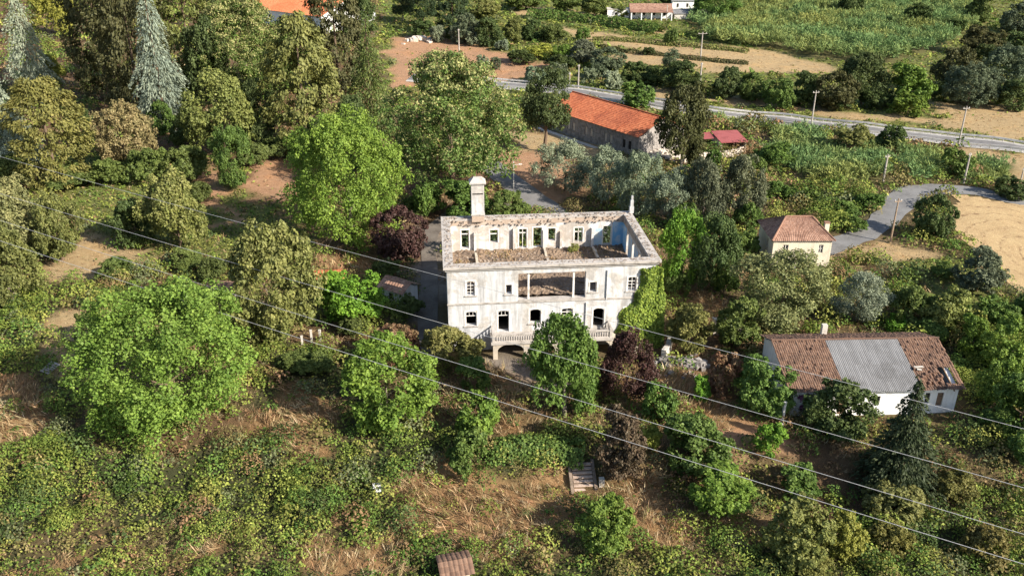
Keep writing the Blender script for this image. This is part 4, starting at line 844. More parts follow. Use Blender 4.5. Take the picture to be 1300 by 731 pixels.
utility_pole(846, 26, 846, 7, 'pole', 'thin far pole between farmhouse and grey roofed shed', .2, .5)
lo = P(652, 240); lp = empty('street_lamp', lo, 0); tag(lp, 'white street lamp with short arm beside the driveway', 'street lamp')
MB().tube([(0, 0, -.3), (0, 0, 2.6), (0, 0, 5.4)], [.11, .09, .07], 8).build('pole', 'railwhite', lp); MB().tube([(0, 0, 4.6), (.6, 0, 4.75), (1.15, 0, 4.8)], [.05, .045, .04], 6).build('arm', 'railwhite', lp)
MB().add([(.9, -.13, 4.74), (1.6, -.1, 4.78), (1.6, .1, 4.78), (.9, .13, 4.74), (.95, -.09, 4.9), (1.5, -.07, 4.9), (1.5, .07, 4.9), (.95, .09, 4.9)], [(3, 2, 1, 0), (4, 5, 6, 7), (0, 1, 5, 4), (1, 2, 6, 5), (2, 3, 7, 6), (3, 0, 4, 7)]).build('lamp_head', 'railwhite', lp)
def guard(side, ia, ib, label):
    root = empty('guard_rail', (0, 0, 0)); rail = MB(); posts = MB(); pts = []
    for i in range(ia, ib):
        p = hw_line[i]; d = (hw_line[i + 1] - hw_line[i - 1]).normalized(); q = Vector((p.x - d.y * side * 4.0, p.y + d.x * side * 4.0)); pts.append(Vector((q.x, q.y, float(height(q.x, q.y)))))
    root.location = pts[0]; tag(root, label, 'guard rail'); o = root.location.copy()
    for a_, b_ in zip(pts[:-1], pts[1:]): rail.bar(a_ - o + Vector((0, 0, .72)), b_ - o + Vector((0, 0, .72)), .12, .42)
    for a_, b_ in zip(pts[:-1], pts[1:]):
        n = max(1, int((b_ - a_).length / 3))
        for k in range(n): p = a_.lerp(b_, k / n) - o; posts.box(p.x - .08, p.x + .08, p.y + .07, p.y + .2, p.z - .3, p.z + .9)
    rail.build('rail', 'railwhite', root); tag(posts.build('post', 'concrete', root), kind='stuff')
guard(1, 4, len(hw_line) - 12, 'pale guard rail along the far side of the road'); guard(-1, 4, len(hw_line) - 12, 'pale guard rail along the near side of the road')
CABLES = [((0, 200), (1300, 547), 'highest of the four pale power cables, crossing before the house facade'), ((0, 247), (1300, 622), 'second of the four pale power cables, passing below the house balcony'),
          ((0, 281), (1300, 681), 'third of the four pale power cables, passing over the garden'), ((0, 307), (1300, 719), 'lowest of the four pale power cables, nearest the viewer')]
for (a_, b_, lab) in CABLES:
    def atz(q, z):
        d = ray(*q); t = (z - CAM_H) / d.z; return Vector((d.x * t, d.y * t, z))
    A_, B_ = atz(a_, 12.0), atz(b_, 9.5); d = B_ - A_; A2, B2 = A_ - d * .35, B_ + d * .3; o = A2
    pts = [A2.lerp(B2, k / 40) - o - Vector((0, 0, .9 * (1 - (2 * k / 40 - 1) ** 2) - .75)) for k in range(41)]
    tag(MB().tube(pts, .022, 6).build('power_cable', 'cable', None, o), lab, 'cable', 'power cables overhead')

# ------------------------------------------------------------------ plants: leaf clusters as small faces
def unit(v): return v / np.maximum(np.linalg.norm(v, axis=-1, keepdims=True), 1e-9)
def cards(C, N, T, L, Wd, name, mat, attrs, fold=0.0):
    """One pointed leaf-shaped quad per centre C, lying in the plane normal to N, long axis near T."""
    n = len(C); N = unit(N); T = unit(T - N * np.sum(T * N, 1, keepdims=True)); B = np.cross(N, T)
    L = np.broadcast_to(L, n)[:, None]; Wd = np.broadcast_to(Wd, n)[:, None]
    V = np.stack([C - T * L * .5, C + B * Wd * .5 + T * L * .08 + N * L * fold, C + T * L * .5, C - B * Wd * .5 + T * L * .08 + N * L * fold], 1).reshape(-1, 3)
    F = np.arange(n * 4).reshape(n, 4)
    return np_mesh(name, V, F, mat, {k: np.repeat(v, 4, 0) for k, v in attrs.items()})
def rdir(n, r): return unit(r.normal(size=(n, 3)))
UP = np.array([0, 0, 1.0])
def crown_round(seed, nl, lobe, leaf, per, nsub=8, tuft=1.0, shape='ball', env=.13):
    """Lobed crown in a unit box (about -1..1): lobes carry smaller clumps, clumps carry the leaves; gaps stay between the clumps."""
    r = np.random.default_rng(seed); d = rdir(nl, r); d[:, 2] = np.where(d[:, 2] < -.85, -d[:, 2], d[:, 2])
    if shape == 'egg': d[:, :2] *= .72
    if shape == 'dome': d[:, 2] = np.abs(d[:, 2]) * r.uniform(.6, 1.15, nl) - .4
    rad = r.uniform(*lobe, nl); c = d * (1 - rad)[:, None] * r.uniform(.66, 1.12, nl)[:, None]
    ga, gb = rdir(2, r); f1, f2 = r.uniform(0, 6.28, 2); c *= (1 + env * np.sin(3.1 * d @ ga + f1) + env * .75 * np.sin(5.3 * d @ gb + f2))[:, None]      # uneven outline
    k = np.repeat(np.arange(nl), nsub); sd = unit(rdir(nl * nsub, r) + .8 * unit(c[k]) + UP * .25); rs = rad[k] * r.uniform(.22, .44, nl * nsub)
    sc = c[k] + sd * (rad[k] * r.uniform(.62, 1.08, nl * nsub))[:, None]
    j = r.choice(len(sc), per, p=rs ** 2 / np.sum(rs ** 2)); dd = unit(rdir(per, r) + .35 * sd[j] + UP * .2)
    p = sc[j] + dd * (rs[j] * r.uniform(.55, 1.12, per) * tuft)[:, None]
    fill = r.random(per) < .12; p[fill] = (c[k[j]] + dd * (rad[k[j]] * r.uniform(.4, .8, per))[:, None])[fill]
    if shape != 'dome': p /= np.percentile(np.abs(p), 99.6, axis=0)[None] * 1.05
    N = dd * .6 + rdir(per, r) * .6 + UP * .3; T = rdir(per, r) + dd * .5
    sr = r.random(len(sc)); tr = sr[j] * .5 + r.random(per) * .5
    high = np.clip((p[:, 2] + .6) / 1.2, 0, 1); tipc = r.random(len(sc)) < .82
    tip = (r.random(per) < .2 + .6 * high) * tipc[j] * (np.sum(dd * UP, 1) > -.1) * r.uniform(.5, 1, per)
    L = leaf * r.uniform(.7, 1.35, per)
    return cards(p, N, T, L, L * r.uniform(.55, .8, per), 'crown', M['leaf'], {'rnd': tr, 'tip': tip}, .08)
def crown_tiers(seed, tiers, br, per, leaf, prof, droop=.12, rise=0.0, wid=.5, up=.0, thin=.3):
    """Layered conifer: flat sprays along radiating branches; prof(h) gives the branch length at height h (0 base, 1 top)."""
    r = np.random.default_rng(seed); C = []; T = []; rn = []; tp = []
    for i in range(tiers):
        hh = (i + r.uniform(0, .7)) / tiers; Rr = prof(hh); nb = max(4, int(br * (.45 + .55 * Rr))); a0 = r.uniform(0, 6.28)
        for b in range(nb):
            a = a0 + 6.283 * b / nb + r.normal(0, .18); Lb = Rr * r.uniform(.55, 1.15); n = max(4, int(per * Lb * r.uniform(.8, 1.2)))
            s = r.uniform(.12, 1, n) ** .75; sp_ = wid * Lb * s ** .5 * (1.12 - s) * 1.6; q = r.normal(0, 1, n) * sp_ * .5
            ca, sa = math.cos(a), math.sin(a); zt = r.normal(0, .05)
            x = ca * Lb * s - sa * q; y = sa * Lb * s + ca * q; z = -1 + 2 * hh + rise * s * Lb - droop * s * s * 2 - np.abs(q) * .35 + zt + r.normal(0, .012, n)
            C.append(np.c_[x, y, z]); tdir = np.c_[np.full(n, ca) - sa * q * 2.2, np.full(n, sa) + ca * q * 2.2, rise - droop * 2.4 * s + up]; T.append(tdir)
            rn.append(np.full(n, r.random()) * .5 + r.random(n) * .5); tp.append((s > .72) * r.uniform(.4, 1, n))
    C = np.concatenate(C); T = unit(np.concatenate(T)) + rdir(len(C), r) * .25; n = len(C)
    N = UP + rdir(n, r) * .75 + unit(C * [1, 1, 0]) * .35
    L = leaf * r.uniform(.7, 1.4, n)
    return cards(C, N, T, L, L * thin * r.uniform(.8, 1.3, n), 'crown', M['leaf'], {'rnd': np.concatenate(rn), 'tip': np.concatenate(tp)}, .05)
def crown_feather(seed, per, leaf, prof, clump=160, cl=.2):
    """Dense cypress crown: ragged plume-like sprays on a column with profile prof(h)."""
    r = np.random.default_rng(seed); hh = r.random(clump) ** .9; a = r.uniform(0, 6.283, clump); Rr = np.array([prof(h) for h in hh]) * r.uniform(.62, 1.0, clump)
    c = np.c_[np.cos(a) * Rr, np.sin(a) * Rr, -1 + 2 * hh]; nt = per; k = r.integers(0, clump, nt); out = np.c_[np.cos(a), np.sin(a), np.full(clump, .35)][k]
    d = rdir(nt, r); p = c[k] + d * np.array([cl, cl, cl * .5]) * r.uniform(.3, 1, nt)[:, None] + out * (r.random(nt) * cl * .55)[:, None]
    N = UP * .75 + out * .45 + rdir(nt, r) * .6; T = out * np.array([1, 1, .4]) + rdir(nt, r) * .55
    L = leaf * r.uniform(.7, 1.4, nt); tr = np.repeat(r.random(clump)[None], 1, 0)[0][k] * .5 + r.random(nt) * .5
    return cards(p, N, T, L, L * r.uniform(.4, .62, nt), 'crown', M['leaf'], {'rnd': tr, 'tip': (r.random(nt) < .5) * r.uniform(.3, 1, nt)}, .06)
egg = lambda h: (.35 + .65 * math.sin(math.pi * min(1, .18 + h * .8)) ** .7) * (1 if h < .75 else max(.12, (1.02 - h) / .27) ** .7)
cone = lambda h: max(.06, (1 - h)) ** .8
cedar = lambda h: max(.1, 1 - h ** 1.7) * (.85 + .15 * math.sin(h * 19))
CROWNS = {
 'XL': [crown_round(s, 95, (.15, .30), .034, 44000, 10, env=.06) for s in (1, 2)],
 'L': [crown_round(s, 50, (.20, .38), .064, 16000, 9) for s in (4, 5, 6)],
 'M': [crown_round(s, 28, (.24, .46), .092, 10500, 8) for s in (8, 9, 10)],
 'S': [crown_round(s, 14, (.28, .54), .135, 4300, 7) for s in (12, 13, 14)],
 'dome': [crown_round(s, 24, (.20, .46), .10, 7000, 8, shape='dome') for s in (16, 17, 18)],
 'fine': [crown_round(s, 48, (.17, .36), .05, 16000, 10, tuft=1.25) for s in (19, 20)],
 'egg': [crown_round(s, 46, (.2, .36), .06, 15000, 8, shape='egg') for s in (22, 23)],
 'feather': [crown_feather(s, 15000, .084, egg, 240, .19) for s in (24, 25)],
 'broadfeather': [crown_feather(s, 20000, .07, lambda h: (.75 + .25 * math.sin(math.pi * h)) * (1 if h < .7 else max(.2, (1.05 - h) / .35) ** .6), 330, .17) for s in (27, 28)],
 'cedar': [crown_tiers(s, 18, 12, 130, .07, cedar, droop=.17, wid=.75) for s in (29, 30)],
 'spruce': [crown_tiers(s, 30, 19, 78, .072, cone, droop=.06, rise=-.14, wid=.36, thin=.4) for s in (31, 32)],
 'palm': [crown_tiers(33, 3, 9, 46, .34, lambda h: .95, droop=.35, rise=.75, wid=.12, thin=.16)],
}
# trunks: tapered, with limbs; unit height 1, reaching into the crown
def trunk_mesh(seed, mat, limbs=6, r0=.045, straight=False):
    rg = random.Random(seed); mb = MB(); pts = [(0, 0, -.06)]; x = y = 0
    for k in range(1, 6):
        x += rg.uniform(-.02, .02) * (0 if straight else 1); y += rg.uniform(-.02, .02) * (0 if straight else 1); pts.append((x, y, k / 5))
    mb.tube(pts, [r0 * 1.35, r0, r0 * .85, r0 * .7, r0 * .5, r0 * .25], 8)
    for i in range(limbs):
        z = rg.uniform(.4, .85); a = i * 2.4 + rg.uniform(-.4, .4); L = rg.uniform(.22, .4)
        mb.tube([(x * z, y * z, z), (math.cos(a) * L * .5, math.sin(a) * L * .5, z + L * .3), (math.cos(a) * L, math.sin(a) * L, z + L * .62)], [r0 * .5, r0 * .3, r0 * .1], 6)
    return mb.mesh('trunk', M[mat])
TR = [trunk_mesh(1, 'bark'), trunk_mesh(2, 'bark'), trunk_mesh(3, 'bark_pale')]; TRS = trunk_mesh(4, 'bark', 0, .03, True)
STEM = trunk_mesh(6, 'bark', 8, .03)
COL = {  # leaf colours
 'lime': (.145, .22, .036), 'bright': (.135, .205, .034), 'vivid': (.135, .25, .03), 'green': (.105, .165, .036), 'mid': (.11, .145, .038), 'dark': (.075, .105, .033), 'vdark': (.040, .062, .026),
 'olive': (.165, .175, .05), 'brown': (.08, .078, .03), 'ochre': (.17, .155, .043), 'tan': (.25, .20, .09), 'blue': (.22, .27, .21), 'paleblue': (.32, .36, .27), 'grey': (.20, .24, .15), 'greyd': (.115, .138, .078),
 'plum': (.075, .04, .032), 'plumb': (.10, .07, .042), 'red': (.20, .115, .065), 'yellow': (.25, .27, .05), 'silver': (.245, .285, .18), 'magenta': (.22, .10, .17), 'willow': (.19, .20, .075)}
TREE_N = [0]
def plant(name, crown, colk, x0, y0, x1, y1, label, tip=0.0, clear=None, cat=None, group=None, hmul=1.0, vary=.06):
    """A plant whose crown is seen inside the photo box x0..y1: stands on the terrain, real size."""
    low = crown in ('dome', 'S') or name.endswith('shrub') or name.endswith('bush')
    clear = (.0 if low else (-.06 if crown in ('XL', 'L', 'M', 'fine') else .02)) if clear is None else clear
    cx, cy = (x0 + x1) / 2, (y0 + y1) / 2; d = ray(cx, cy); hd = math.hypot(d.x, d.y); sd, cd = -d.z / math.hypot(hd, d.z), hd / math.hypot(hd, d.z)
    up = 3.0; tip = tip if tip >= .7 else tip * .55
    for i in range(10):
        p = P(cx, cy, up); dep = p.y * math.cos(PITCH) + (CAM_H - p.z) * math.sin(PITCH); w = (x1 - x0) * dep / FPX; A = (y1 - y0) * dep / FPX
        h = math.sqrt(max(A * A - (w * sd * .9) ** 2, (.42 * w) ** 2)) / cd * hmul; h = min(h, 3.4 * w)
        bot = clear * h - (.12 * h if low else 0); up = .5 * up + .5 * (bot + h / 2)
    gzz = float(height(p.x, p.y)); TREE_N[0] += 1; n = TREE_N[0]
    o = empty(name, (p.x, p.y, gzz), (n * 2.399) % 6.283); tag(o, label, cat or ('shrub' if low else 'tree'), group)
    ms = CROWNS[crown]; me = ms[n % len(ms)]
    c = link('crown', me, o, (0, 0, bot + h / 2)); c.scale = (w / 2, w / 2, h / 2)
    rv = random.Random(n); vb_ = 1 + rv.uniform(-vary, vary); k = COL[colk] if isinstance(colk, str) else colk
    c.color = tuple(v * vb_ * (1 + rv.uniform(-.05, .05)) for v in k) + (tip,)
    tm = TRS if crown in ('feather', 'cedar', 'spruce', 'broadfeather') else (STEM if low else TR[n % 3])
    hh = max(.4, bot + h * (.9 if tm is TRS else .45)); t = link('stem' if low else 'trunk', tm, o); s = hh if not low else min(hh, w)
    t.scale = (min(s, 12), min(s, 12), hh)
    return o
PLANTS = [
 # name, crown, colour, box, label, tip
 ('cedar_tree', 'cedar', 'paleblue', -18, -30, 74, 126, 'pale silver blue cedar at the top left corner', .25),
 ('broadleaf_tree', 'L', 'yellow', 38, -25, 92, 50, 'yellow green tree between pale cedar and huge brown cypress', .1),
 ('broadleaf_tree', 'M', 'yellow', 40, 68, 84, 122, 'small yellow green tree under the pale silver cedar', .1),
 ('cypress_tree', 'broadfeather', 'brown', 78, -80, 160, 122, 'huge brownish cypress, the wider one of the tall pair', .05),
 ('cypress_tree', 'broadfeather', 'brown', 118, -60, 206, 146, 'huge brownish cypress touching the drooping blue cedar', .05),
 ('cedar_tree', 'cedar', 'blue', 142, -40, 246, 158, 'drooping grey blue cedar between two brown cypresses', .3),
 ('cypress_tree', 'broadfeather', 'olive', 192, -45, 278, 112, 'olive brown cypress right of the drooping blue cedar', .05),
 ('linden_tree', 'XL', 'green', 246, -4, 372, 134, 'large tree with cream flowers below the orange roof', .85),
 ('linden_tree', 'L', 'green', 330, 30, 400, 118, 'smaller cream flowered tree just below the orange roof', .75),
 ('spruce_tree', 'spruce', 'paleblue', -40, 100, 58, 212, 'pale blue spruce at the left edge', .3),
 ('cypress_tree', 'broadfeather', 'ochre', 10, 105, 108, 236, 'golden brown cypress beside the pale blue spruce', .25),
 ('shrub', 'egg', 'dark', 84, 134, 124, 196, 'dark green cone shaped bush between golden cypress and tan tree', 0),
 ('broadleaf_tree', 'L', 'tan', 117, 128, 198, 218, 'tan tufted round tree in front of the brown cypresses', .5),
 ('broadleaf_tree', 'M', 'green', 186, 128, 222, 172, 'small green tree at the foot of the drooping blue cedar', 0),
 ('broadleaf_tree', 'L', 'olive', 228, 90, 330, 206, 'olive brown rounded tree below the cream flowered tree', .15),
 ('cypress_bush', 'egg', 'green', 266, 160, 322, 250, 'bright green upright bush by the bare earth path', 0),
 ('shrub', 'dome', 'mid', 158, 178, 216, 240, 'dark shrub in the grass below the tan tree', .05),
 ('shrub', 'dome', 'mid', 200, 176, 266, 238, 'wide dark shrub beside the pinkish path', .05),
 ('cypress_tree', 'feather', 'olive', 336, 26, 428, 192, 'olive green cypress with a dead brown side', .15),
 ('cypress_tree', 'feather', 'brown', 390, -40, 458, 110, 'brown cypress rising in front of the orange roof', .1),
 ('cedar_tree', 'cedar', 'mid', 416, 12, 520, 172, 'green layered cedar beside the big cream flowered tree', .2),
 ('linden_tree', 'XL', 'green', 484, 66, 664, 256, 'very big dark tree with cream flowering top behind the house', .8),
 ('linden_tree', 'XL', 'lime', 362, 140, 522, 324, 'big bright green tree above the purple plum', .1),
 ('broadleaf_tree', 'L', 'dark', 300, 100, 350, 200, 'dark tree in the gap between two olive conifers', 0),
 ('broadleaf_tree', 'L', 'dark', 380, 150, 430, 210, 'dark low tree at the foot of the olive cypress', 0),
 ('plum_tree', 'M', 'plum', 472, 260, 544, 334, 'dark purple plum tree behind the house corner', 0),
 ('shrub', 'dome', 'green', 520, 225, 566, 282, 'green shrub at the foot of the cream flowered tree', 0),
 ('shrub', 'M', 'green', 556, 228, 628, 286, 'green bush left of and behind the house chimney', .05),
 ('shrub', 'M', 'mid', 612, 240, 676, 286, 'olive green bush right of the house chimney by the driveway', .1),
 ('broadleaf_tree', 'L', 'willow', -30, 222, 66, 336, 'yellowish tufted tree at the left edge above the straw patch', .6),
 ('broadleaf_tree', 'L', 'olive', 36, 242, 104, 338, 'olive tufted tree beside the bare straw patch', .35),
 ('broadleaf_tree', 'L', 'olive', -40, 288, 54, 402, 'dark olive tree at the left edge below the yellowish one', .1),
 ('broadleaf_tree', 'L', 'olive', 176, 216, 268, 324, 'brown green tree with pale tan top above the big lime tree', .45),
 ('broadleaf_tree', 'M', 'dark', 140, 250, 198, 316, 'dark small tree by the straw patch', .05),
 ('broadleaf_tree', 'L', 'olive', 280, 284, 408, 446, 'brownish green tree right of the big lime tree', .35),
 ('broadleaf_tree', 'M', 'vivid', 402, 342, 490, 416, 'vivid green round tree beside the tiny tiled hut', 0),
 ('linden_tree', 'XL', 'lime', 96, 350, 320, 556, 'huge bright lime green tree in the left foreground', .12),
 ('broadleaf_tree', 'L', 'bright', 420, 424, 556, 550, 'lobed bright green tree below the house corner', .05),
 ('oleander_shrub', 'dome', 'red', 456, 402, 536, 474, 'reddish flowering shrub left of the house', .35),
 ('oleander_shrub', 'dome', 'olive', 522, 404, 606, 478, 'olive and pinkish shrub hugging the house corner', .35),
 ('shrub', 'S', 'green', 578, 450, 624, 504, 'round green bush below the balcony', 0),
 ('shrub', 'S', 'bright', 578, 498, 638, 562, 'broad leaved green bush in the dry grass below the yard', 0),
 ('shrub', 'S', 'green', 566, 545, 630, 608, 'green bush in the chain above the tall dry grass', 0),
 ('broadleaf_tree', 'L', 'green', 668, 394, 768, 542, 'dark green tree standing in front of the house facade', .0),
 ('plum_tree', 'L', 'plum', 760, 418, 834, 520, 'tall purple plum tree by the house balcony', 0),
 ('plum_tree', 'M', 'plumb', 754, 520, 826, 614, 'brownish plum bush above the stone steps', .05),
 ('shrub', 'S', 'yellow', 808, 540, 846, 574, 'yellow green small bush beside the brownish plum bush', 0),
 ('shrub', 'S', 'green', 812, 484, 860, 540, 'green bush right of the tall plum', 0),
 ('broadleaf_tree', 'M', 'green', 836, 522, 930, 606, 'fresh green tree on the dry slope', .05),
 ('broadleaf_tree', 'M', 'bright', 868, 584, 960, 652, 'small spreading tree with pale leaning stem in dry grass', .1),
 ('shrub', 'M', 'bright', 730, 632, 808, 704, 'bushy green shrub below the stone steps', .05),
 ('shrub', 'S', 'vivid', 876, 476, 904, 512, 'little light green columnar bush on the brown slope', 0),
 ('oleander_shrub', 'S', 'red', 896, 446, 942, 512, 'reddish brown shrub left of the barn', .3),
 ('shrub', 'M', 'green', 930, 454, 1010, 536, 'dark round bush at the near corner of the barn', 0),
 ('bougainvillea_shrub', 'S', 'magenta', 1000, 494, 1044, 532, 'magenta flowering shrub against the barn wall', 0),
 ('shrub', 'M', 'dark', 1020, 478, 1108, 566, 'dark green bush before the barn wall', 0),
 ('spruce_tree', 'spruce', 'vdark', 1088, 474, 1216, 632, 'dark green spruce in front of the white barn', .1),
 ('poplar_tree', 'fine', 'willow', 930, 312, 1060, 424, 'large pale olive tree in front of the cream cottage', .35),
 ('broadleaf_tree', 'M', 'mid', 908, 376, 974, 446, 'green tree between stone wall and pale olive tree', .15),
 ('olive_tree', 'fine', 'silver', 1056, 342, 1134, 416, 'silvery round olive tree right of the cottage', .1),
 ('shrub', 'dome', 'mid', 1124, 352, 1190, 424, 'dark green thicket behind the barn roof', .1),
 ('shrub', 'dome', 'olive', 1170, 358, 1238, 436, 'olive thicket right of the barn roof', .15),
 ('shrub', 'S', 'vivid', 1122, 398, 1152, 424, 'vivid green bush just above the barn ridge', 0),
 ('olive_tree', 'M', 'greyd', 1212, 316, 1280, 376, 'grey green tree at the corner of the stubble field', .1),
 ('shrub', 'M', 'dark', 1162, 246, 1214, 308, 'dark bush between lane and stubble field', .1),
 ('shrub', 'S', 'dark', 1258, 224, 1306, 254, 'dark round bush at the top of the stubble field', 0),
 ('broadleaf_tree', 'M', 'bright', 1214, 400, 1262, 456, 'leafy green tree behind the far barn corner', 0),
 ('broadleaf_tree', 'M', 'bright', 1246, 398, 1318, 480, 'leafy green tree at the right edge', 0),
 ('broadleaf_tree', 'M', 'bright', 1240, 456, 1296, 520, 'green thicket tree beside the white barn end', .05),
 ('broadleaf_tree', 'M', 'green', 1262, 470, 1340, 560, 'green thicket tree low at the right edge', .05),
 ('shrub', 'M', 'yellow', 1040, 646, 1100, 712, 'yellow green rounded bush in the lower right', .05),
 ('shrub', 'M', 'olive', 968, 634, 1062, 726, 'yellowish brown bush in the lower right beside bare stems', .3),
 ('shrub', 'S', 'green', 980, 588, 1042, 638, 'fresh green bush on dark bare soil', 0),
 ('shrub', 'S', 'vivid', 956, 536, 1000, 580, 'light green bush at the foot of the concrete post', 0),
 ('shrub', 'dome', 'olive', 1096, 600, 1180, 668, 'olive yellow shrub below the spruce', .3),
 ('broadleaf_tree', 'M', 'olive', 842, 382, 910, 450, 'olive green tree beside the ivy covered corner', .15),
 ('broadleaf_tree', 'L', 'vivid', 832, 268, 902, 372, 'vivid green tree behind the right wall of the house', 0),
 ('broadleaf_tree', 'L', 'dark', 872, 270, 944, 380, 'dark green tree left of the cream cottage', .05),
 ('acacia_tree', 'fine', 'silver', 678, 178, 758, 248, 'silvery green tree beside the driveway lamp', .15),
 ('acacia_tree', 'fine', 'silver', 738, 186, 810, 266, 'silvery green tree in the row before the stone building', .15),
 ('acacia_tree', 'fine', 'grey', 778, 192, 846, 282, 'silvery green tree behind the far house corner', .15),
 ('acacia_tree', 'fine', 'grey', 824, 212, 890, 292, 'grey green tree below the heap of granite blocks', .1),
 ('pine_tree', 'L', 'greyd', 866, 200, 924, 296, 'grey green dark tree below the pale stone wall', .1),
 ('pine_tree', 'L', 'greyd', 908, 196, 974, 290, 'grey green dark tree above the cream cottage', .15),
 ('cypress_tree', 'egg', 'dark', 660, 84, 728, 184, 'dark dense cypress at the end of the red roof', .05),
 ('pine_tree', 'L', 'brown', 834, 106, 904, 222, 'brown green tree at the gable of the stone building', .1),
 ('shrub', 'S', 'green', 782, 104, 832, 138, 'green bush between red roof and road', .1),
 ('shrub', 'S', 'green', 895, 190, 918, 214, 'light green bush beside the pale stone wall', 0),
 # beyond the road
 ('cypress_tree', 'egg', 'vdark', 496, -8, 526, 26, 'small dark far cypress right of the red roofed house', .05),
 ('cypress_tree', 'egg', 'vdark', 518, -14, 556, 30, 'broad dark far cypress next to the tallest one', .05),
 ('cypress_tree', 'feather', 'vdark', 554, -24, 594, 40, 'tallest dark far cypress above the boulders', .05),
 ('broadleaf_tree', 'M', 'olive', 592, -4, 636, 24, 'pale far tree right of the dark cypresses', .5),
 ('broadleaf_tree', 'M', 'greyd', 572, 18, 612, 56, 'dark far tree at the back of the bare field', .05),
 ('broadleaf_tree', 'M', 'dark', 602, 22, 640, 60, 'dark far tree behind the small pole', .05),
 ('shrub', 'S', 'dark', 520, 26, 552, 50, 'dark bush beside the pale boulders', 0),
 ('olive_tree', 'S', 'grey', 544, 32, 568, 56, 'pale olive right of the boulders', .1),
 ('olive_tree', 'S', 'grey', 566, 36, 590, 58, 'pale olive behind the pole of the bare field', .1),
 ('olive_tree', 'S', 'grey', 588, 40, 612, 60, 'pale olive in front of the dark far trees', .1),
 ('shrub', 'S', 'grey', 628, 50, 648, 66, 'small grey bush at the bare field edge', 0),
 ('broadleaf_tree', 'M', 'olive', 638, 22, 666, 56, 'olive far tree left of the dark hedge thicket', .2),
 ('shrub', 'M', 'dark', 660, 24, 694, 54, 'dark far thicket left of the long hedge', .05),
 ('shrub', 'M', 'mid', 686, 30, 722, 56, 'green far thicket below the long hedge', .05),
 ('shrub', 'S', 'green', 730, 36, 752, 54, 'small far tree on the straw terrace', .05),
 ('shrub', 'dome', 'yellow', 660, 54, 708, 76, 'bright yellow green low bush by the bare field', 0),
 ('shrub', 'M', 'bright', 700, 56, 730, 80, 'bright green bush above the red roof', 0),
 ('shrub', 'M', 'greyd', 716, 52, 764, 84, 'grey green mass of bush above the red roof', .05),
 ('shrub', 'M', 'greyd', 750, 60, 796, 92, 'wide dark olive bush behind the red roof', .05),
 ('olive_tree', 'S', 'grey', 602, 70, 622, 92, 'olive in the bare field, the larger of two', .05),
 ('olive_tree', 'S', 'greyd', 620, 73, 638, 90, 'olive in the bare field, the smaller of two', .05),
 ('shrub', 'S', 'grey', 646, 64, 658, 78, 'tiny bush alone in the bare field', 0),
 ('olive_tree', 'S', 'grey', 664, 84, 694, 108, 'olive at the road left of the dense cypress', .1),
 ('olive_tree', 'S', 'greyd', 694, 80, 722, 106, 'olive just behind the dense cypress', .1),
 ('olive_tree', 'S', 'grey', 736, 86, 758, 110, 'round olive beside the pole behind the red roof', .1),
 ('olive_tree', 'S', 'greyd', 748, 80, 772, 102, 'dark olive behind the round olive', .05),
 ('olive_tree', 'S', 'silver', 760, 90, 792, 116, 'pale olive above the middle of the red roof', .25),
 ('shrub', 'S', 'dark', 788, 78, 824, 106, 'dark bush on the bank above the road', .05),
 ('shrub', 'M', 'dark', 816, 84, 850, 112, 'very dark bush left of the tall green thicket', 0),
 ('broadleaf_tree', 'M', 'dark', 834, 76, 892, 118, 'tall green thicket tree above the road', .05),
 ('cypress_tree', 'egg', 'greyd', 840, 62, 864, 92, 'small bluish conifer top in the thicket above the road', .1),
 ('shrub', 'S', 'mid', 843, 36, 862, 60, 'single dark bush between straw terraces', 0),
 ('shrub', 'S', 'dark', 816, 60, 832, 72, 'little dark bush on the lower straw terrace', 0),
 ('shrub', 'S', 'brown', 858, 110, 894, 134, 'brown bush behind the brown green tree', .15),
 ('palm_tree', 'palm', 'olive', 884, 102, 908, 124, 'small palm at the foot of the thick pole', .2),
 ('broadleaf_tree', 'M', 'dark', 902, 86, 944, 128, 'dark far tree right of the small palm', .05),
 ('broadleaf_tree', 'M', 'mid', 936, 92, 976, 130, 'green far tree in the dark row above the road', .05),
 ('broadleaf_tree', 'M', 'green', 966, 98, 1012, 140, 'fresh green far tree above the road', .1),
 ('broadleaf_tree', 'M', 'dark', 1000, 92, 1046, 136, 'dark far tree behind the pale roadside pole', .05),
 ('broadleaf_tree', 'M', 'brown', 1036, 90, 1090, 142, 'brown dark far tree right of the roadside pole', .05),
 ('broadleaf_tree', 'L', 'dark', 1062, 66, 1134, 136, 'large dark far tree at the reed bed', .05),
 ('broadleaf_tree', 'M', 'bright', 1126, 82, 1186, 140, 'light green far tree below the reed bed', .1),
 ('shrub', 'S', 'bright', 1128, 118, 1180, 152, 'light green bush at the roadside slope', 0),
 ('broadleaf_tree', 'M', 'brown', 1184, 60, 1244, 122, 'brown green far tree right of the light green one', .1),
 ('broadleaf_tree', 'L', 'greyd', 1196, 80, 1270, 138, 'wide grey green far tree above the tall pole', .1),
 ('broadleaf_tree', 'L', 'greyd', 1240, 58, 1308, 118, 'grey green far tree at the upper right edge', .1),
 ('broadleaf_tree', 'M', 'brown', 1216, 34, 1276, 72, 'brown far tree at the upper right', .1),
 ('broadleaf_tree', 'M', 'dark', 1262, 100, 1316, 142, 'dark far bushy tree at the right edge above the road', .05),
 ('broadleaf_tree', 'M', 'dark', 1148, 4, 1182, 38, 'dark far tree standing in the reed bed', .05),
 ('broadleaf_tree', 'M', 'dark', 1064, -10, 1098, 22, 'dark far tree at the top of the reed bed', .05),
 ('broadleaf_tree', 'M', 'mid', 1226, -6, 1262, 30, 'green far tree at the top right', .05),
 ('broadleaf_tree', 'M', 'greyd', 1270, 4, 1320, 44, 'grey far tree in the top right corner', .05),
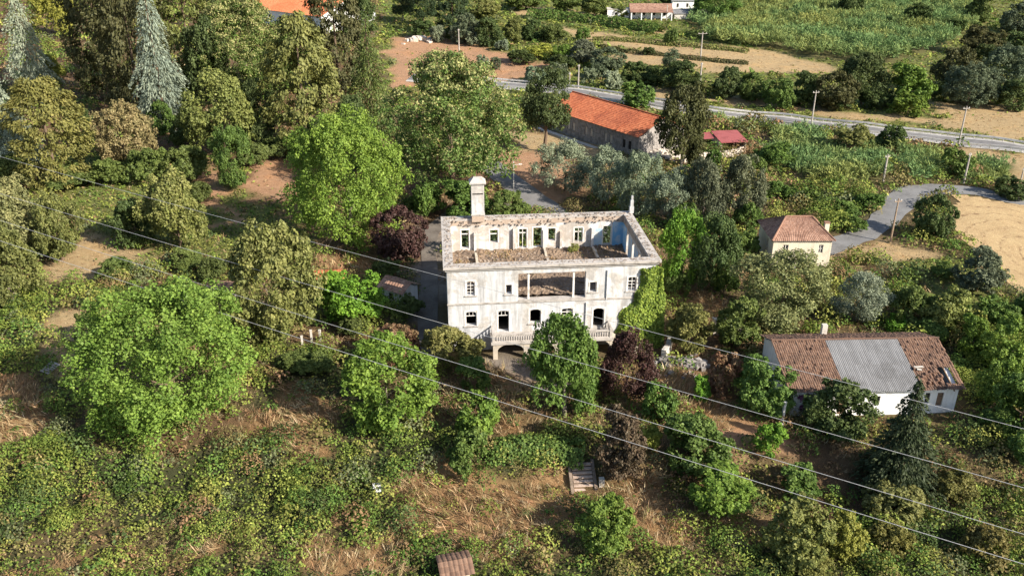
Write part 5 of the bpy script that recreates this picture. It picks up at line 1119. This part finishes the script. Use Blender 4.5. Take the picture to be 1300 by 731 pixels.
 ('broadleaf_tree', 'M', 'mid', 700, -14, 740, 16, 'far green tree left of the white farmhouse', .1),
 ('broadleaf_tree', 'M', 'mid', 735, -8, 776, 22, 'far pale green tree beside the farmhouse annex', .25),
 ('shrub', 'S', 'mid', 772, 8, 800, 24, 'far bush before the farmhouse annex', .1),
 ('shrub', 'S', 'dark', 822, 4, 842, 20, 'far dark bush at the end of the farmhouse porch', 0),
 ('broadleaf_tree', 'M', 'mid', 640, -14, 690, 14, 'far dark tree at the top centre', .05),
 ('broadleaf_tree', 'M', 'dark', 838, -14, 872, 12, 'far dark tree behind the small white building', .05),
 ('broadleaf_tree', 'L', 'green', 880, -20, 940, 28, 'far green tree right of the grey roofed shed', .1),
 ('shrub', 'S', 'dark', 1112, 160, 1156, 196, 'dark bush between the reeds below the road', 0),
 ('shrub', 'S', 'olive', 1056, 160, 1116, 196, 'olive bush among reeds below the road', .25),
 ('shrub', 'S', 'green', 1190, 188, 1236, 228, 'green bush below the tall pole', .05),
 ('shrub', 'dome', 'green', 962, 176, 1012, 218, 'low green thicket right of the maroon shed', 0),
]
CLEAR = {'dark dense cypress at the end of the red roof': .1, 'small spreading tree with pale leaning stem in dry grass': .2}
for q in PLANTS: plant(*q[:8], tip=q[8], clear=CLEAR.get(q[7]))
FILL = [
 ('broadleaf_tree', 'L', 'dark', 'dark trees among the conifers', [

  (235, 20, 300, 140, 'dark tree between olive cypress and cream flowered tree'), (420, 120, 480, 200, 'dark low tree under the green layered cedar'), (255, -20, 310, 60, 'dark tree top at the upper edge beside the cream flowered tree'), (430, -10, 480, 60, 'dark tree behind the green layered cedar')]),
 ('undergrowth_shrub', 'dome', 'mid', 'undergrowth of the conifer wood', [
  (-10, 190, 50, 240, 'undergrowth shrub below the pale blue spruce'), (60, 205, 120, 245, 'undergrowth shrub below the golden brown cypress'), (110, 195, 165, 240, 'undergrowth shrub below the tan tufted tree'), (300, 175, 345, 215, 'undergrowth shrub above the reddish earth patch'),
  (210, 150, 250, 190, 'undergrowth shrub left of the olive brown rounded tree'), (330, 165, 380, 205, 'undergrowth shrub below the olive green cypress'), (230, 225, 270, 262, 'undergrowth shrub left of the bright upright bush'), (440, 180, 500, 220, 'undergrowth shrub under the layered cedar'), (510, 240, 560, 275, 'undergrowth shrub behind the purple plum')]),
 ('roadside_shrub', 'dome', 'dark', 'bushy belt beyond the road', [
  (640, 60, 680, 84, 'dark shrub at the right end of the bare field'), (690, 66, 730, 92, 'dark shrub behind the dense cypress top'), (770, 96, 800, 112, 'dark shrub right of the palest olive above the red roof'), (800, 90, 830, 110, 'dark shrub on the bank left of the green thicket'), (855, 96, 900, 120, 'dark shrub at the foot of the tall green thicket'),
  (940, 104, 980, 132, 'dark shrub below the green tree of the dark row'), (985, 112, 1030, 138, 'dark shrub left of the pale roadside pole'), (1040, 112, 1090, 142, 'dark shrub under the brown far tree'), (1090, 108, 1140, 142, 'dark shrub left of the light green far tree'), (1180, 100, 1220, 132, 'dark shrub under the brown green far tree'),
  (1240, 102, 1280, 136, 'dark shrub right of the tall pole top'), (1230, 52, 1280, 84, 'dark shrub under the brown tree at the upper right'), (1270, 36, 1320, 66, 'dark shrub at the upper right edge'), (560, 30, 590, 52, 'dark shrub at the foot of the tallest far cypress'), (1190, 20, 1230, 44, 'dark shrub in the right part of the reed bed'), (1280, 60, 1330, 96, 'dark shrub at the right edge beside grey trees')]),
 ('slope_shrub', 'dome', 'green', 'bushes around the cottage', [
  (1050, 250, 1090, 280, 'green bush on the slope inside the lane bend'), (1085, 240, 1125, 270, 'green bush touching the lane bend'), (1010, 236, 1050, 262, 'green bush above the cottage roof'), (965, 225, 1005, 258, 'green bush behind the cottage roof corner'),
  (930, 285, 965, 330, 'green bush against the shaded cottage wall'), (1060, 270, 1100, 296, 'green bush between lane and cottage'), (930, 250, 970, 300, 'green bush below the grey green dark tree'), (1180, 330, 1216, 356, 'green bush left of the field corner tree'), (940, 195, 975, 225, 'green bush right of the pale stone wall')]),
 ('thicket_shrub', 'dome', 'green', 'thicket at the right edge', [
  (1186, 378, 1240, 430, 'leafy bush behind the right barn end'), (1240, 372, 1296, 420, 'leafy bush below the field corner'), (1290, 360, 1350, 420, 'leafy bush at the right edge below the field'), (1250, 512, 1296, 552, 'leafy bush right of the white barn end wall'), (1280, 540, 1340, 600, 'leafy bush at the right edge above the highest cable'), (1160, 400, 1206, 440, 'leafy bush at the barn ridge end')]),
 ('garden_shrub', 'dome', 'mid', 'overgrown garden shrubs', [
  (380, 440, 430, 480, 'dark shrub left of the lobed bright tree'), (350, 440, 400, 475, 'dark shrub below the pale stone posts'), (430, 395, 470, 430, 'dark shrub below the vivid round tree'), (500, 370, 540, 405, 'dark shrub between tiled hut and house'), (330, 400, 370, 440, 'dark shrub under the brownish tree'),
  (250, 320, 290, 360, 'dark shrub behind the huge lime tree'), (210, 310, 260, 345, 'dark shrub below the tan topped tree'), (470, 325, 510, 355, 'dark shrub below the purple plum by the house'), (120, 320, 170, 360, 'dark shrub at the straw patch above the lime tree'), (90, 390, 130, 440, 'dark shrub in the shade left of the lime tree')]),
 ('bank_shrub', 'dome', 'ochre', 'bushes of the lower right bank', [
  (1180, 590, 1240, 640, 'ochre bush right of the spruce foot'), (1100, 655, 1160, 705, 'ochre bush right of the yellow green rounded bush'), (1220, 660, 1290, 722, 'ochre bush in the lower right corner'), (1000, 690, 1060, 740, 'ochre bush at the bottom edge below the yellowish brown bush')]),
 ('yard_shrub', 'dome', 'green', 'shrubs behind the house', [
  (850, 250, 890, 300, 'low green shrub above the vivid green tree'), (840, 340, 880, 380, 'low green shrub below the vivid green tree'), (900, 330, 940, 380, 'low green shrub left of the pale olive tree')]),
]
for nm, cr, ck, grp, items in FILL:
    for it in items: plant(nm, cr, ck, *it[:4], it[4], tip=.08, cat='tree' if nm.endswith('tree') else 'shrub', group=grp, vary=.2)
# long hedges on the far terraces: one hedge, one object
def hedge(pts, wd, hg, colk, label, dens=26, leaf=.5, seed=1, cat='hedge'):
    r = np.random.default_rng(seed); W = [P(*p) for p in pts]; o = empty('hedge', W[0]); tag(o, label, cat); C = []; dirs = []
    for a, b in zip(W[:-1], W[1:]):
        L = (b - a).length; n = int(L * dens * (wd + hg)); t = r.random(n); th = r.uniform(-.2, 3.34, n); bl = .7 + .6 * vnoise(t * L + a.x, np.zeros(n), 2.5, seed)
        d = (b - a).normalized(); nr = np.array([-d.y, d.x, 0]); rr = r.uniform(.75, 1.05, n) * bl
        p = np.array(a)[None] + t[:, None] * np.array(b - a)[None] + nr[None] * (np.cos(th) * rr * wd / 2)[:, None] + UP[None] * (np.sin(th) * rr * hg)[:, None]
        C.append(p); dirs.append(nr[None] * np.cos(th)[:, None] + UP[None] * np.sin(th)[:, None])
    C = np.concatenate(C) - np.array(W[0]); D_ = np.concatenate(dirs); n = len(C); Ls = leaf * r.uniform(.7, 1.3, n)
    me = cards(C, D_ + rdir(n, r) * .6 + UP * .3, rdir(n, r), Ls, Ls * .7, 'foliage', M['leaf'], {'rnd': r.random(n), 'tip': (r.random(n) < .3) * r.random(n)}, .06)
    f = link('foliage', me, o); f.color = (*COL[colk], .12)
    mb = MB()
    for a, b in zip(W[:-1], W[1:]):
        k = max(2, int((b - a).length / 4))
        for i in range(k): p = a.lerp(b, i / k) - W[0]; mb.tube([p + Vector((0, 0, -.2)), p + Vector((.1, 0, hg * .4)), p + Vector((.15, .1, hg * .8))], [.08, .06, .03], 5)
    tag(mb.build('stems', 'bark', o), kind='stuff')
hedge([(672, 22), (720, 26), (770, 32), (812, 38), (838, 43)], 7, 3.2, 'green', 'long green hedge running below the far farmhouse', 12, .8, 2)
hedge([(752, 51), (800, 53), (850, 58), (900, 62), (950, 67)], 3, 1.3, 'olive', 'thin green hedge between the straw terraces', 14, .6, 3)
hedge([(740, 56), (790, 66), (830, 70), (880, 76), (950, 82)], 2.6, 1.1, 'brown', 'lower brownish hedge line across the straw terraces', 14, .6, 4)
hedge([(868, 45), (900, 50), (945, 58)], 4, 2.0, 'mid', 'short hedge at the edge of the big reed bed', 14, .7, 5)
hedge([(626, 575), (665, 572), (700, 574), (742, 580)], 3.2, 1.6, 'green', 'dense dark green hedge left of the stone steps', 60, .32, 6)

hedge([(570, 320), (640, 315), (710, 310), (795, 304)], 3.5, 4.3, 'vdark', 'added dark hedge behind the house that darkens its empty back windows', 16, .55, 8)  # added behind the back wall so the empty openings look dark

# ivy over the front right corner of the house
r = np.random.default_rng(77); n = 9000
uu = r.uniform(19.6, 26.4, n); zz = r.uniform(-.3, 10.9, n); lim = 22.9 - 2.0 * sstep(8, 3, zz) + 1.1 * (vnoise(uu * 0, zz, 1.3, 6) - .5) - 1.0 * sstep(2.5, 0, zz)
rt = HW + .5 + .5 * sstep(9, 4, zz) + .9 * (vnoise(zz, uu * 0, 1.5, 9) - .3) + 1.2 * sstep(3, 0, zz); kp = (uu > lim) & (uu < rt) & (zz < 10.2 + .7 * (vnoise(uu, zz * 0, .8, 3) - .3)); uu, zz = uu[kp], zz[kp]; n = len(uu)
th_ = (.25 + 1.0 * fbm(uu, zz, 1.7, 41, 3) + .9 * sstep(4, 0, zz)) * np.clip((uu - lim[kp]) * 1.4, .15, 1); yv = -th_ * r.uniform(.45, 1.05, n)
C1 = np.c_[uu, yv, zz]; n2 = 3500; vv = r.uniform(-.8, 6, n2); z2 = r.uniform(-.3, 10.4, n2); k2 = z2 < 10.2 - vv * .9 + 2 * (vnoise(vv, z2, 1.6, 12) - .5); C2 = np.c_[HW + (.2 + .9 * fbm(vv, z2, 1.6, 44, 3)) * r.uniform(.5, 1.05, n2), vv, z2][k2]
C = np.r_[C1, C2]; D_ = np.r_[np.tile([0.1, -1, .35], (len(C1), 1)), np.tile([1, -.1, .35], (len(C2), 1))]; n = len(C); Ls = r.uniform(.22, .42, n)
iv = empty('ivy', HO, YAW); tag(iv, 'bright green ivy covering the front right corner of the house', 'ivy')
f = link('foliage', cards(C, D_ + rdir(n, r) * .7, rdir(n, r) + np.array([0, 0, -.6]), Ls, Ls * .8, 'foliage', M['leaf'], {'rnd': r.random(n), 'tip': np.zeros(n)}, .06), iv); f.color = (.20, .27, .045, 0)
mb = MB()
for x in (22.6, 23.4, 24.3, 25.0): mb.tube([(x, -.08, -.5), (x + .2, -.09, 3), (x - .1, -.08, 6), (x + .15, -.09, 9)], [.09, .07, .05, .02], 6)
mb.build('stem', 'bark', iv)

# ------------------------------------------------------------------ ground cover (masses nobody could count)
def scatter(d0, sx=.64, ymin=44, ymax=430, dref=85, seed=0, power=2.0):
    """World points over the terrain in view, thinned with distance; returns x, y, distance factor."""
    r = np.random.default_rng(seed); X = []; Y = []; y = ymin
    while y < ymax:
        dy = max(2.0, y * .03); k = max(1.0, math.hypot(y, 50) / dref); half = sx * y + 14; n = int(2 * half * dy * d0 / k ** power)
        X.append(r.uniform(-half, half, n)); Y.append(r.uniform(y, y + dy, n)); y += dy
    X = np.concatenate(X); Y = np.concatenate(Y); return X, Y, np.maximum(1.0, np.hypot(Y, 50) / dref)
ROADMASK = np.zeros((854, 800), bool)                     # 0.75 m cells taken by roads
for line, hw in ((hw_line, 5.0), (lane_line, 2.9), (drive_line, 2.7), (yard_line, 2.2)):
    for p_, q_ in zip(line[:-1], line[1:]):
        for s in np.linspace(0, 1, max(2, int((q_ - p_).length))):
            c_ = p_.lerp(q_, s); i0, j0, kk = int((c_.x + 320) / .75), int(c_.y / .75), int(hw / .75) + 1
            for i in range(max(0, i0 - kk), min(854, i0 + kk + 1)):
                for j in range(max(0, j0 - kk), min(800, j0 + kk + 1)):
                    if ((i + .5) * .75 - 320 - c_.x) ** 2 + ((j + .5) * .75 - c_.y) ** 2 < hw * hw: ROADMASK[i, j] = True
def clear_of(x, y):
    """Keep cover off the house, barn, cottage, roads and field."""
    lx = (x - HO.x) * _c + (y - HO.y) * _s; ly = -(x - HO.x) * _s + (y - HO.y) * _c
    ok = ~((lx > -.5) & (lx < HW + .5) & (ly > -3.2) & (ly < HD + .5))
    ok &= ~((x > 29.5) & (x < 48.8) & (y > 79) & (y < 91)); ok &= ~((x > 38.5) & (x < 48) & (y > 119.3) & (y < 127.8))
    ax = (x - sb.location.x) * math.cos(sy) + (y - sb.location.y) * math.sin(sy); ay = -(x - sb.location.x) * math.sin(sy) + (y - sb.location.y) * math.cos(sy)
    ok &= ~((ax > -.5) & (ax < SL + .5) & (ay > -2.8) & (ay < SWd + .5))
    sx_ = (x - sp.x); sy2 = (y - sp.y); ok &= ~((sx_ > -.4) & (sx_ < 2.6) & (sy2 > -.5) & (sy2 < 3.4))
    ok &= ~ROADMASK[np.clip(((x + 320) / .75).astype(int), 0, 853), np.clip((y / .75).astype(int), 0, 799)]
    ok &= ~in_poly(x, y, [(p.x, p.y) for p in fp]); return ok
def cover_mesh(name, label, cat, C, N, T, L, W, colr, rn, fold=.05):
    me = cards(C, N, T, L, W, name, M['cover'], {'rnd': rn, 'col': colr}, fold)
    return tag(link(name, me), label, cat, kind='stuff')
def isz(z, s): return np.isin(z, [ord(c) for c in s])
# low green carpet
X, Y, K = scatter(10, seed=3, power=2.2); ok = clear_of(X, Y); X, Y, K = X[ok], Y[ok], K[ok]; Z = zone(X, Y); r = np.random.default_rng(9)
pn = fbm(X, Y, 7, 51, 3); gap = fbm(X, Y, 3.2, 57, 3)
prob = np.select([isz(Z, 'BH'), isz(Z, 'G'), isz(Z, 'X'), isz(Z, 'L'), isz(Z, 'D'), isz(Z, 'SEN')], [.9, 1.0, .9 * sstep(.22, .42, pn), .6 * sstep(.4, .55, pn), .25 * sstep(.5, .62, gap), .03], 0.0)
k = r.random(len(X)) < prob; X, Y, K, Z = X[k], Y[k], K[k], Z[k]; n = len(X)
C = np.c_[X, Y, height(X, Y) + .06 + r.uniform(0, .4, n) * (.4 + vnoise(X, Y, 1.5, 63))]; N = np.c_[r.normal(0, .5, n), r.normal(0, .5, n), np.full(n, .85)]; L = r.uniform(.2, .36, n) * K
a = np.clip(fbm(X, Y, 6, 71, 3) * 2 - .5, 0, 1)[:, None]; colr = np.array([.12, .18, .035]) * (1 - a) + np.array([.22, .23, .055]) * a
colr = np.where((r.random(n) < .15 + .5 * sstep(.5, .66, fbm(X, Y, 9, 75, 3)) * isz(Z, 'XL'))[:, None], np.array([.20, .15, .07]), colr)
cover_mesh('ground_herbs', 'low green herbs and creepers between the bushes', 'herbs', C, N, rdir(n, r), L, L * .7, colr, r.random(n)); print('herbs', n)
# brambles: overlapping hummocks of many sizes and tints
X, Y, K = scatter(.58, seed=43, power=1.35); ok = clear_of(X, Y); X, Y, K = X[ok], Y[ok], K[ok]; Z = zone(X, Y); r = np.random.default_rng(49); pn = fbm(X, Y, 7, 51, 3)
prob = np.select([isz(Z, 'B'), isz(Z, 'H'), isz(Z, 'G'), isz(Z, 'X'), isz(Z, 'D'), isz(Z, 'L')], [.85, .85, .4, .8 * sstep(.27, .44, pn), .14, .22], 0.0)
k = r.random(len(X)) < prob; X, Y, K, Z = X[k], Y[k], K[k], Z[k]; n = len(X)
rb = np.where(isz(Z, 'H'), r.uniform(.7, 2.0, n), np.where(isz(Z, 'G'), r.uniform(.3, .8, n), r.uniform(.45, 1.35, n) + .9 * r.random(n) ** 4)) * K ** .62
hb = rb * r.uniform(.6, 1.25, n) * np.where(isz(Z, 'H'), 1.15, 1.0); lf = r.uniform(.17, .33, n) * K ** .85
pal = np.array([[.10, .165, .035], [.145, .20, .04], [.20, .235, .05], [.24, .25, .06], [.075, .11, .035], [.19, .16, .06], [.24, .15, .075], [.15, .17, .08]])
tone = np.clip(fbm(X, Y, 9, 121, 3) * 2.2 - .6, 0, 1)
w0 = np.stack([.24 + 0 * tone, .26 + 0 * tone, .12 + .25 * tone, .04 + .14 * tone, .18 * (1 - tone), .06 + .06 * tone, .03 + .03 * tone, .07 + 0 * tone], 1); w0[isz(Z, 'X')] *= [.6, .8, 1, 1, .8, 2.6, 2.4, 1.2]; cw = np.cumsum(w0 / w0.sum(1, keepdims=True), 1)
ci = np.minimum((r.random(n)[:, None] > cw).sum(1), 7); bc = pal[ci] * r.uniform(.75, 1.2, (n, 1))
nl_ = np.minimum(480, (2.3 * rb * (rb + hb) / (lf * lf * .36) * .37)).astype(int) + 4; j = np.repeat(np.arange(n), nl_); m_ = len(j)
th = r.uniform(0, 6.283, m_); q = np.sqrt(r.random(m_)); bump_ = 1 + .28 * np.sin(th * 3 + X[j] * 7) * q; rho = rb[j] * q * bump_; cz_ = np.sqrt(np.maximum(0, 1 - .96 * q * q))
C = np.c_[X[j] + np.cos(th) * rho, Y[j] + np.sin(th) * rho, height(X[j], Y[j]) + hb[j] * cz_ * r.uniform(.72, 1.1, m_) + r.normal(0, .05, m_)]
N = np.c_[np.cos(th) * q, np.sin(th) * q, .35 + cz_ * .6] * .8 + rdir(m_, r) * .6; L = lf[j] * r.uniform(.7, 1.3, m_)
cover_mesh('bramble_thicket', 'tangled green and brownish brambles heaped over the slopes', 'brambles', C, N, rdir(m_, r) + np.c_[np.cos(th), np.sin(th), np.zeros(m_)] * .5, L, L * .66, bc[j], r.random(m_)); print('bramble', m_)
# dry grass: tufts of thin blades, laid over in swaths
X, Y, K = scatter(5.2, seed=13, ymax=320, power=2.0); ok = clear_of(X, Y); X, Y, K = X[ok], Y[ok], K[ok]; Z = zone(X, Y, 4.5); r = np.random.default_rng(19)
pn = fbm(X, Y, 5, 81, 3)
prob = np.select([isz(Z, 'D'), isz(Z, 'S'), isz(Z, 'X'), isz(Z, 'E'), isz(Z, 'G'), isz(Z, 'L'), isz(Z, 'B')], [1.0, .5, .6 * sstep(.60, .44, fbm(X, Y, 7, 51, 3)) + .12, .15, .12, .4, .14 * sstep(.45, .6, pn)], 0.0)
k = r.random(len(X)) < prob; X, Y, K, Z, pn = X[k], Y[k], K[k], Z[k], pn[k]; nc = len(X); per = 8; j = np.repeat(np.arange(nc), per); n = len(j)
hc = np.where(isz(Z, 'D'), 1.15, np.where(isz(Z, 'SE'), .32, .75)) * r.uniform(.4, 1.3, nc) * (.55 + .9 * pn); hgt = hc[j] * r.uniform(.6, 1.15, n)
sw = fbm(X, Y, 7, 91, 2) * 10; amt = .2 + 1.2 * vnoise(X, Y, 4, 93) ** 2; la = r.uniform(0, 6.283, n); sp1 = r.uniform(.1, .75, n)
T = unit(np.c_[np.cos(sw[j]) * amt[j] + np.cos(la) * sp1, np.sin(sw[j]) * amt[j] + np.sin(la) * sp1, np.full(n, .8)])
C = np.c_[X[j] + r.normal(0, .13, n), Y[j] + r.normal(0, .13, n), height(X[j], Y[j]) - .04] + T * (hgt * .5)[:, None]
pal = np.array([[.44, .33, .18], [.36, .24, .125], [.29, .165, .085], [.50, .41, .25], [.24, .20, .10], [.20, .20, .07]]); tone = np.clip(fbm(X, Y, 5, 95, 3) * 2.2 - .6, 0, 1)
w0 = np.stack([.3 + 0 * tone, .3 + 0 * tone, .05 + .3 * tone, .2 * (1 - tone), .1 + 0 * tone, .07 + 0 * tone], 1); cw = np.cumsum(w0 / w0.sum(1, keepdims=True), 1); ci = np.minimum((r.random(nc)[:, None] > cw).sum(1), 5)
colr = pal[ci][j] * r.uniform(.75, 1.2, (n, 1))
cover_mesh('dry_grass', 'tall dry straw coloured grass on the slopes', 'dry grass', C, np.c_[r.normal(size=n), r.normal(size=n), np.full(n, .4)], T, hgt, np.maximum(.028, hgt * .05) * K[j], colr, r.random(n), 0); print('dry', n)
# reeds: arching blades in clumps
X, Y, K = scatter(.95, seed=23, ymin=140, ymax=470, dref=170, power=1.2); Z = zone(X, Y, 1.5); k = isz(Z, 'R') & clear_of(X, Y); X, Y, K = X[k], Y[k], K[k]; r = np.random.default_rng(29); nc = len(X)
big = sstep(225, 260, Y); ch_ = (2.3 + 2.0 * big) * (.45 + .9 * vnoise(X, Y, 7, 101)) * r.uniform(.6, 1.25, nc); ca_ = fbm(X, Y, 12, 105, 3); per = 19; j = np.repeat(np.arange(nc), per); n = len(j)
la = r.uniform(0, 6.283, n); q = r.random(n) ** .7; rad_ = .3 + .75 * q; zt = ch_[j] * (1.05 - .55 * q * r.random(n))
C = np.c_[X[j] + np.cos(la) * rad_, Y[j] + np.sin(la) * rad_, height(X[j], Y[j]) + zt * r.uniform(.55, 1.0, n)]
T = unit(np.c_[np.cos(la) * q * .9, np.sin(la) * q * .9, 1.0 - .75 * q]); a = np.clip(ca_[j] * 2.4 - .75 + r.normal(0, .15, n), 0, 1)[:, None]
colr = np.array([.15, .235, .085]) * (1 - a) + np.array([.25, .27, .08]) * a
L = r.uniform(.8, 1.5, n) * (K[j] ** .4); sr_ = r.random(nc)
cover_mesh('reed_bed', 'dense pale green reeds in beds beyond and below the road', 'reeds', C, rdir(n, r) + UP * .4, T, L, L * .19, colr, sr_[j] * .5 + r.random(n) * .5, .03); print('reed', n)
# bush rooted in the debris
ux, vz = on_house(728, 317, vb - 1.2)[0], vb - 1.2
wb_ = empty('weed_bush', (HO.x + ux * _c - vz * _s, HO.y + ux * _s + vz * _c, FLOOR2 + .2), .4); tag(wb_, 'small yellow green bush rooted inside the roofless house by its back wall', 'shrub')
c = link('crown', CROWNS['S'][0], wb_, (0, 0, .45)); c.scale = (.95, .7, .6); c.color = (.19, .20, .05, .2); link('stem', STEM, wb_).scale = (.8, .8, .7)
# weeds sprouting inside the roofless house
r = np.random.default_rng(37); n = 7000; u = r.uniform(TH + .2, HW - TH - .2, n); v = r.uniform(TH + .2, vb - .2, n); pr = sstep(.42, .62, fbm(u, v, 3, 111, 3)) * np.where(u < 16, 1, .45); k = r.random(n) < pr; u, v = u[k], v[k]; n = len(u)
T = unit(np.c_[r.normal(0, .5, n), r.normal(0, .5, n), np.ones(n)]); hg = r.uniform(.2, .55, n)
wx = HO.x + u * _c - v * _s; wy = HO.y + u * _s + v * _c
colr = np.where((r.random((n, 1)) < .18), np.array([.15, .17, .05]), np.array([.36, .24, .12]) * r.uniform(.6, 1.2, (n, 1)))
cover_mesh('weeds', 'dry weeds growing on the debris floor of the roofless house', 'weeds', np.c_[wx, wy, np.full(n, FLOOR2 + .22) + hg * .4], np.c_[r.normal(size=(n, 2)), np.full(n, .5)], T, hg, hg * .22, colr, r.random(n), 0)
print('tris', sum(len(m.polygons) * 2 for m in bpy.data.meshes), 'objects', len(bpy.data.objects))
